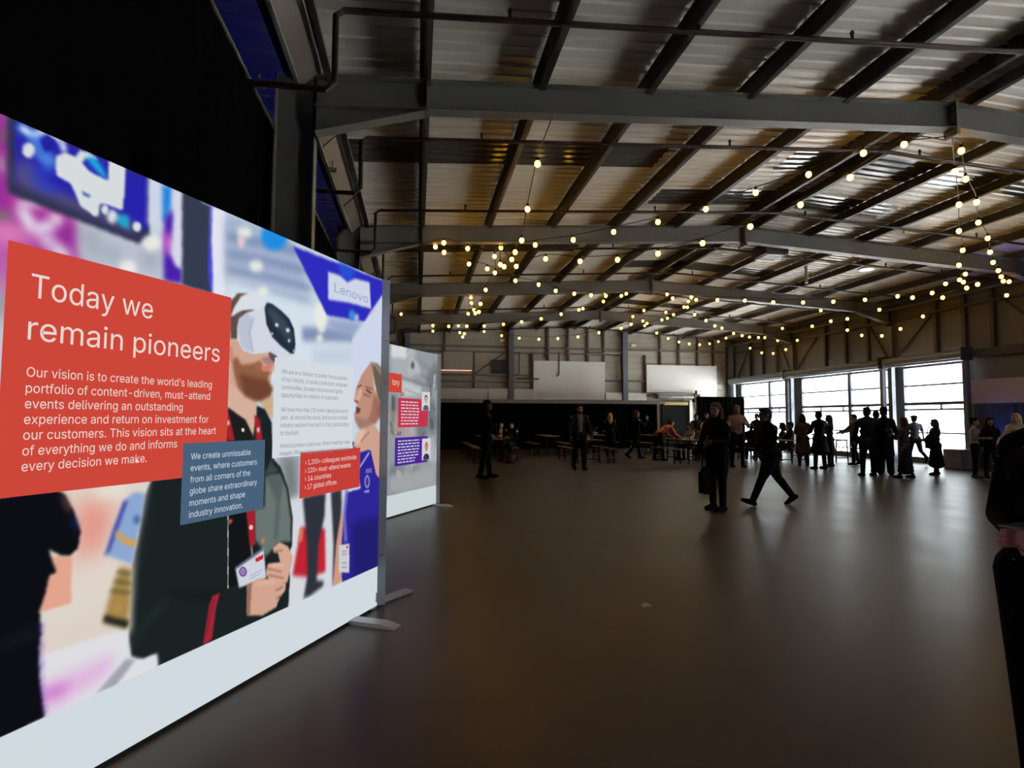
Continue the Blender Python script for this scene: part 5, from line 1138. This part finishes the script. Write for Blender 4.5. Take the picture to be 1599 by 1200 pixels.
person('woman with long hair in a bulky dark dress holding her arm out, right window', ft(1463, 742), 72, 1.46, (20, 26, 44), (20, 26, 44), (58, 60, 84), (80, 66, 76), hairstyle='long', female=True, top_style='coat', hem=.34, flare=.25, arms=((38, 6, 40, 0), (10, 8, 70, 20)), wide=1.3, leg=((8, 5, 2), (-5, 5, 3)))
pw = at_y(1452, 690, 13.6); bag((pw.x, pw.y, pw.z-.2), .3, 'dark bulging bag held in front of the woman in the bulky dress', .4, .34, .2, (22, 26, 46), strap=.2)
person('person in dungarees over a white top standing below the pinkish panel', ft(1524, 746), -140, 1.50, (150, 142, 138), (20, 22, 30), (24, 20, 20), (150, 120, 110), (90, 88, 88), hairstyle='bun', female=True, top_style='tee', arms=((18, 10, 75, 30), (18, 10, 75, 30)))
person('person with long dark hair in dark clothes beside the dungarees', ft(1549, 747), 150, 1.50, (18, 18, 24), (14, 14, 18), (16, 14, 16), (130, 100, 90), hairstyle='long', female=True)
person('pale-topped blonde person at the right edge behind the foreground person', (at_z(1592, 752).x, at_z(1592, 752).y), 120, 1.60, (170, 160, 145), (20, 20, 22), (190, 165, 120), (180, 150, 120), hairstyle='bob', female=True, top_style='sweater', arms=((35, 6, 80, 20), (35, 6, 80, 20)))

# foreground person at the right edge, hands clasped in front around a phone
def speck(c):
    m = mat('speckled_black_cloth', rgb(*c), .85, 0, 0, 1, .1); nt = m.node_tree; b = nt.nodes['Principled BSDF']
    tc = nt.nodes.new('ShaderNodeTexCoord'); v = nt.nodes.new('ShaderNodeTexVoronoi'); v.inputs['Scale'].default_value = 22; nt.links.new(tc.outputs['Object'], v.inputs['Vector'])
    r = nt.nodes.new('ShaderNodeValToRGB'); r.color_ramp.elements[0].position = .06; r.color_ramp.elements[0].color = (.25, .25, .26, 1); r.color_ramp.elements[1].position = .09; r.color_ramp.elements[1].color = rgb(*c)
    nt.links.new(v.outputs['Distance'], r.inputs['Fac']); nt.links.new(r.outputs['Color'], b.inputs['Base Color']); return m
D_ = 2.05
fp = CAM + ray(1645, 700)*D_
F_t, F_a, F_s = person('person in speckled black clothes at the right edge, hands clasped round a phone', (fp.x, fp.y), 98, 1.68, (14, 14, 17), (10, 10, 12), (40, 30, 26), (196, 140, 122), hairstyle='bob', female=True,
    lean=-9, arms=((2, 6, 78, 44), (4, 6, 76, 42)), leg=((3, 3, 2), (-3, 3, 2)), top_style='jacket', vox=.0055, wide=1.14)
for ch in F_t.children:
    if ch.name.startswith('jacket'): ch.data.materials.clear(); ch.data.materials.append(speck((12, 12, 15)))
pw = [wpos(F_t, (a[2]+a[3]*.085)*F_s) for a in F_a]; pc = (pw[0]+pw[1])/2
t = thing('phone', 'slim phone held in the clasped hands of the foreground person at the right edge', 'phone', pc+Vector((-.005, -.01, .045)), math.radians(12))
bevel(MB().box(-.075, .075, -.036, .036, -.004, .004).obj('case', mat('phone_grey', (.30, .31, .33), .3), t), .003)
MB().box(-.068, .068, -.031, .031, .004, .005).obj('screen', M_DARK, t)
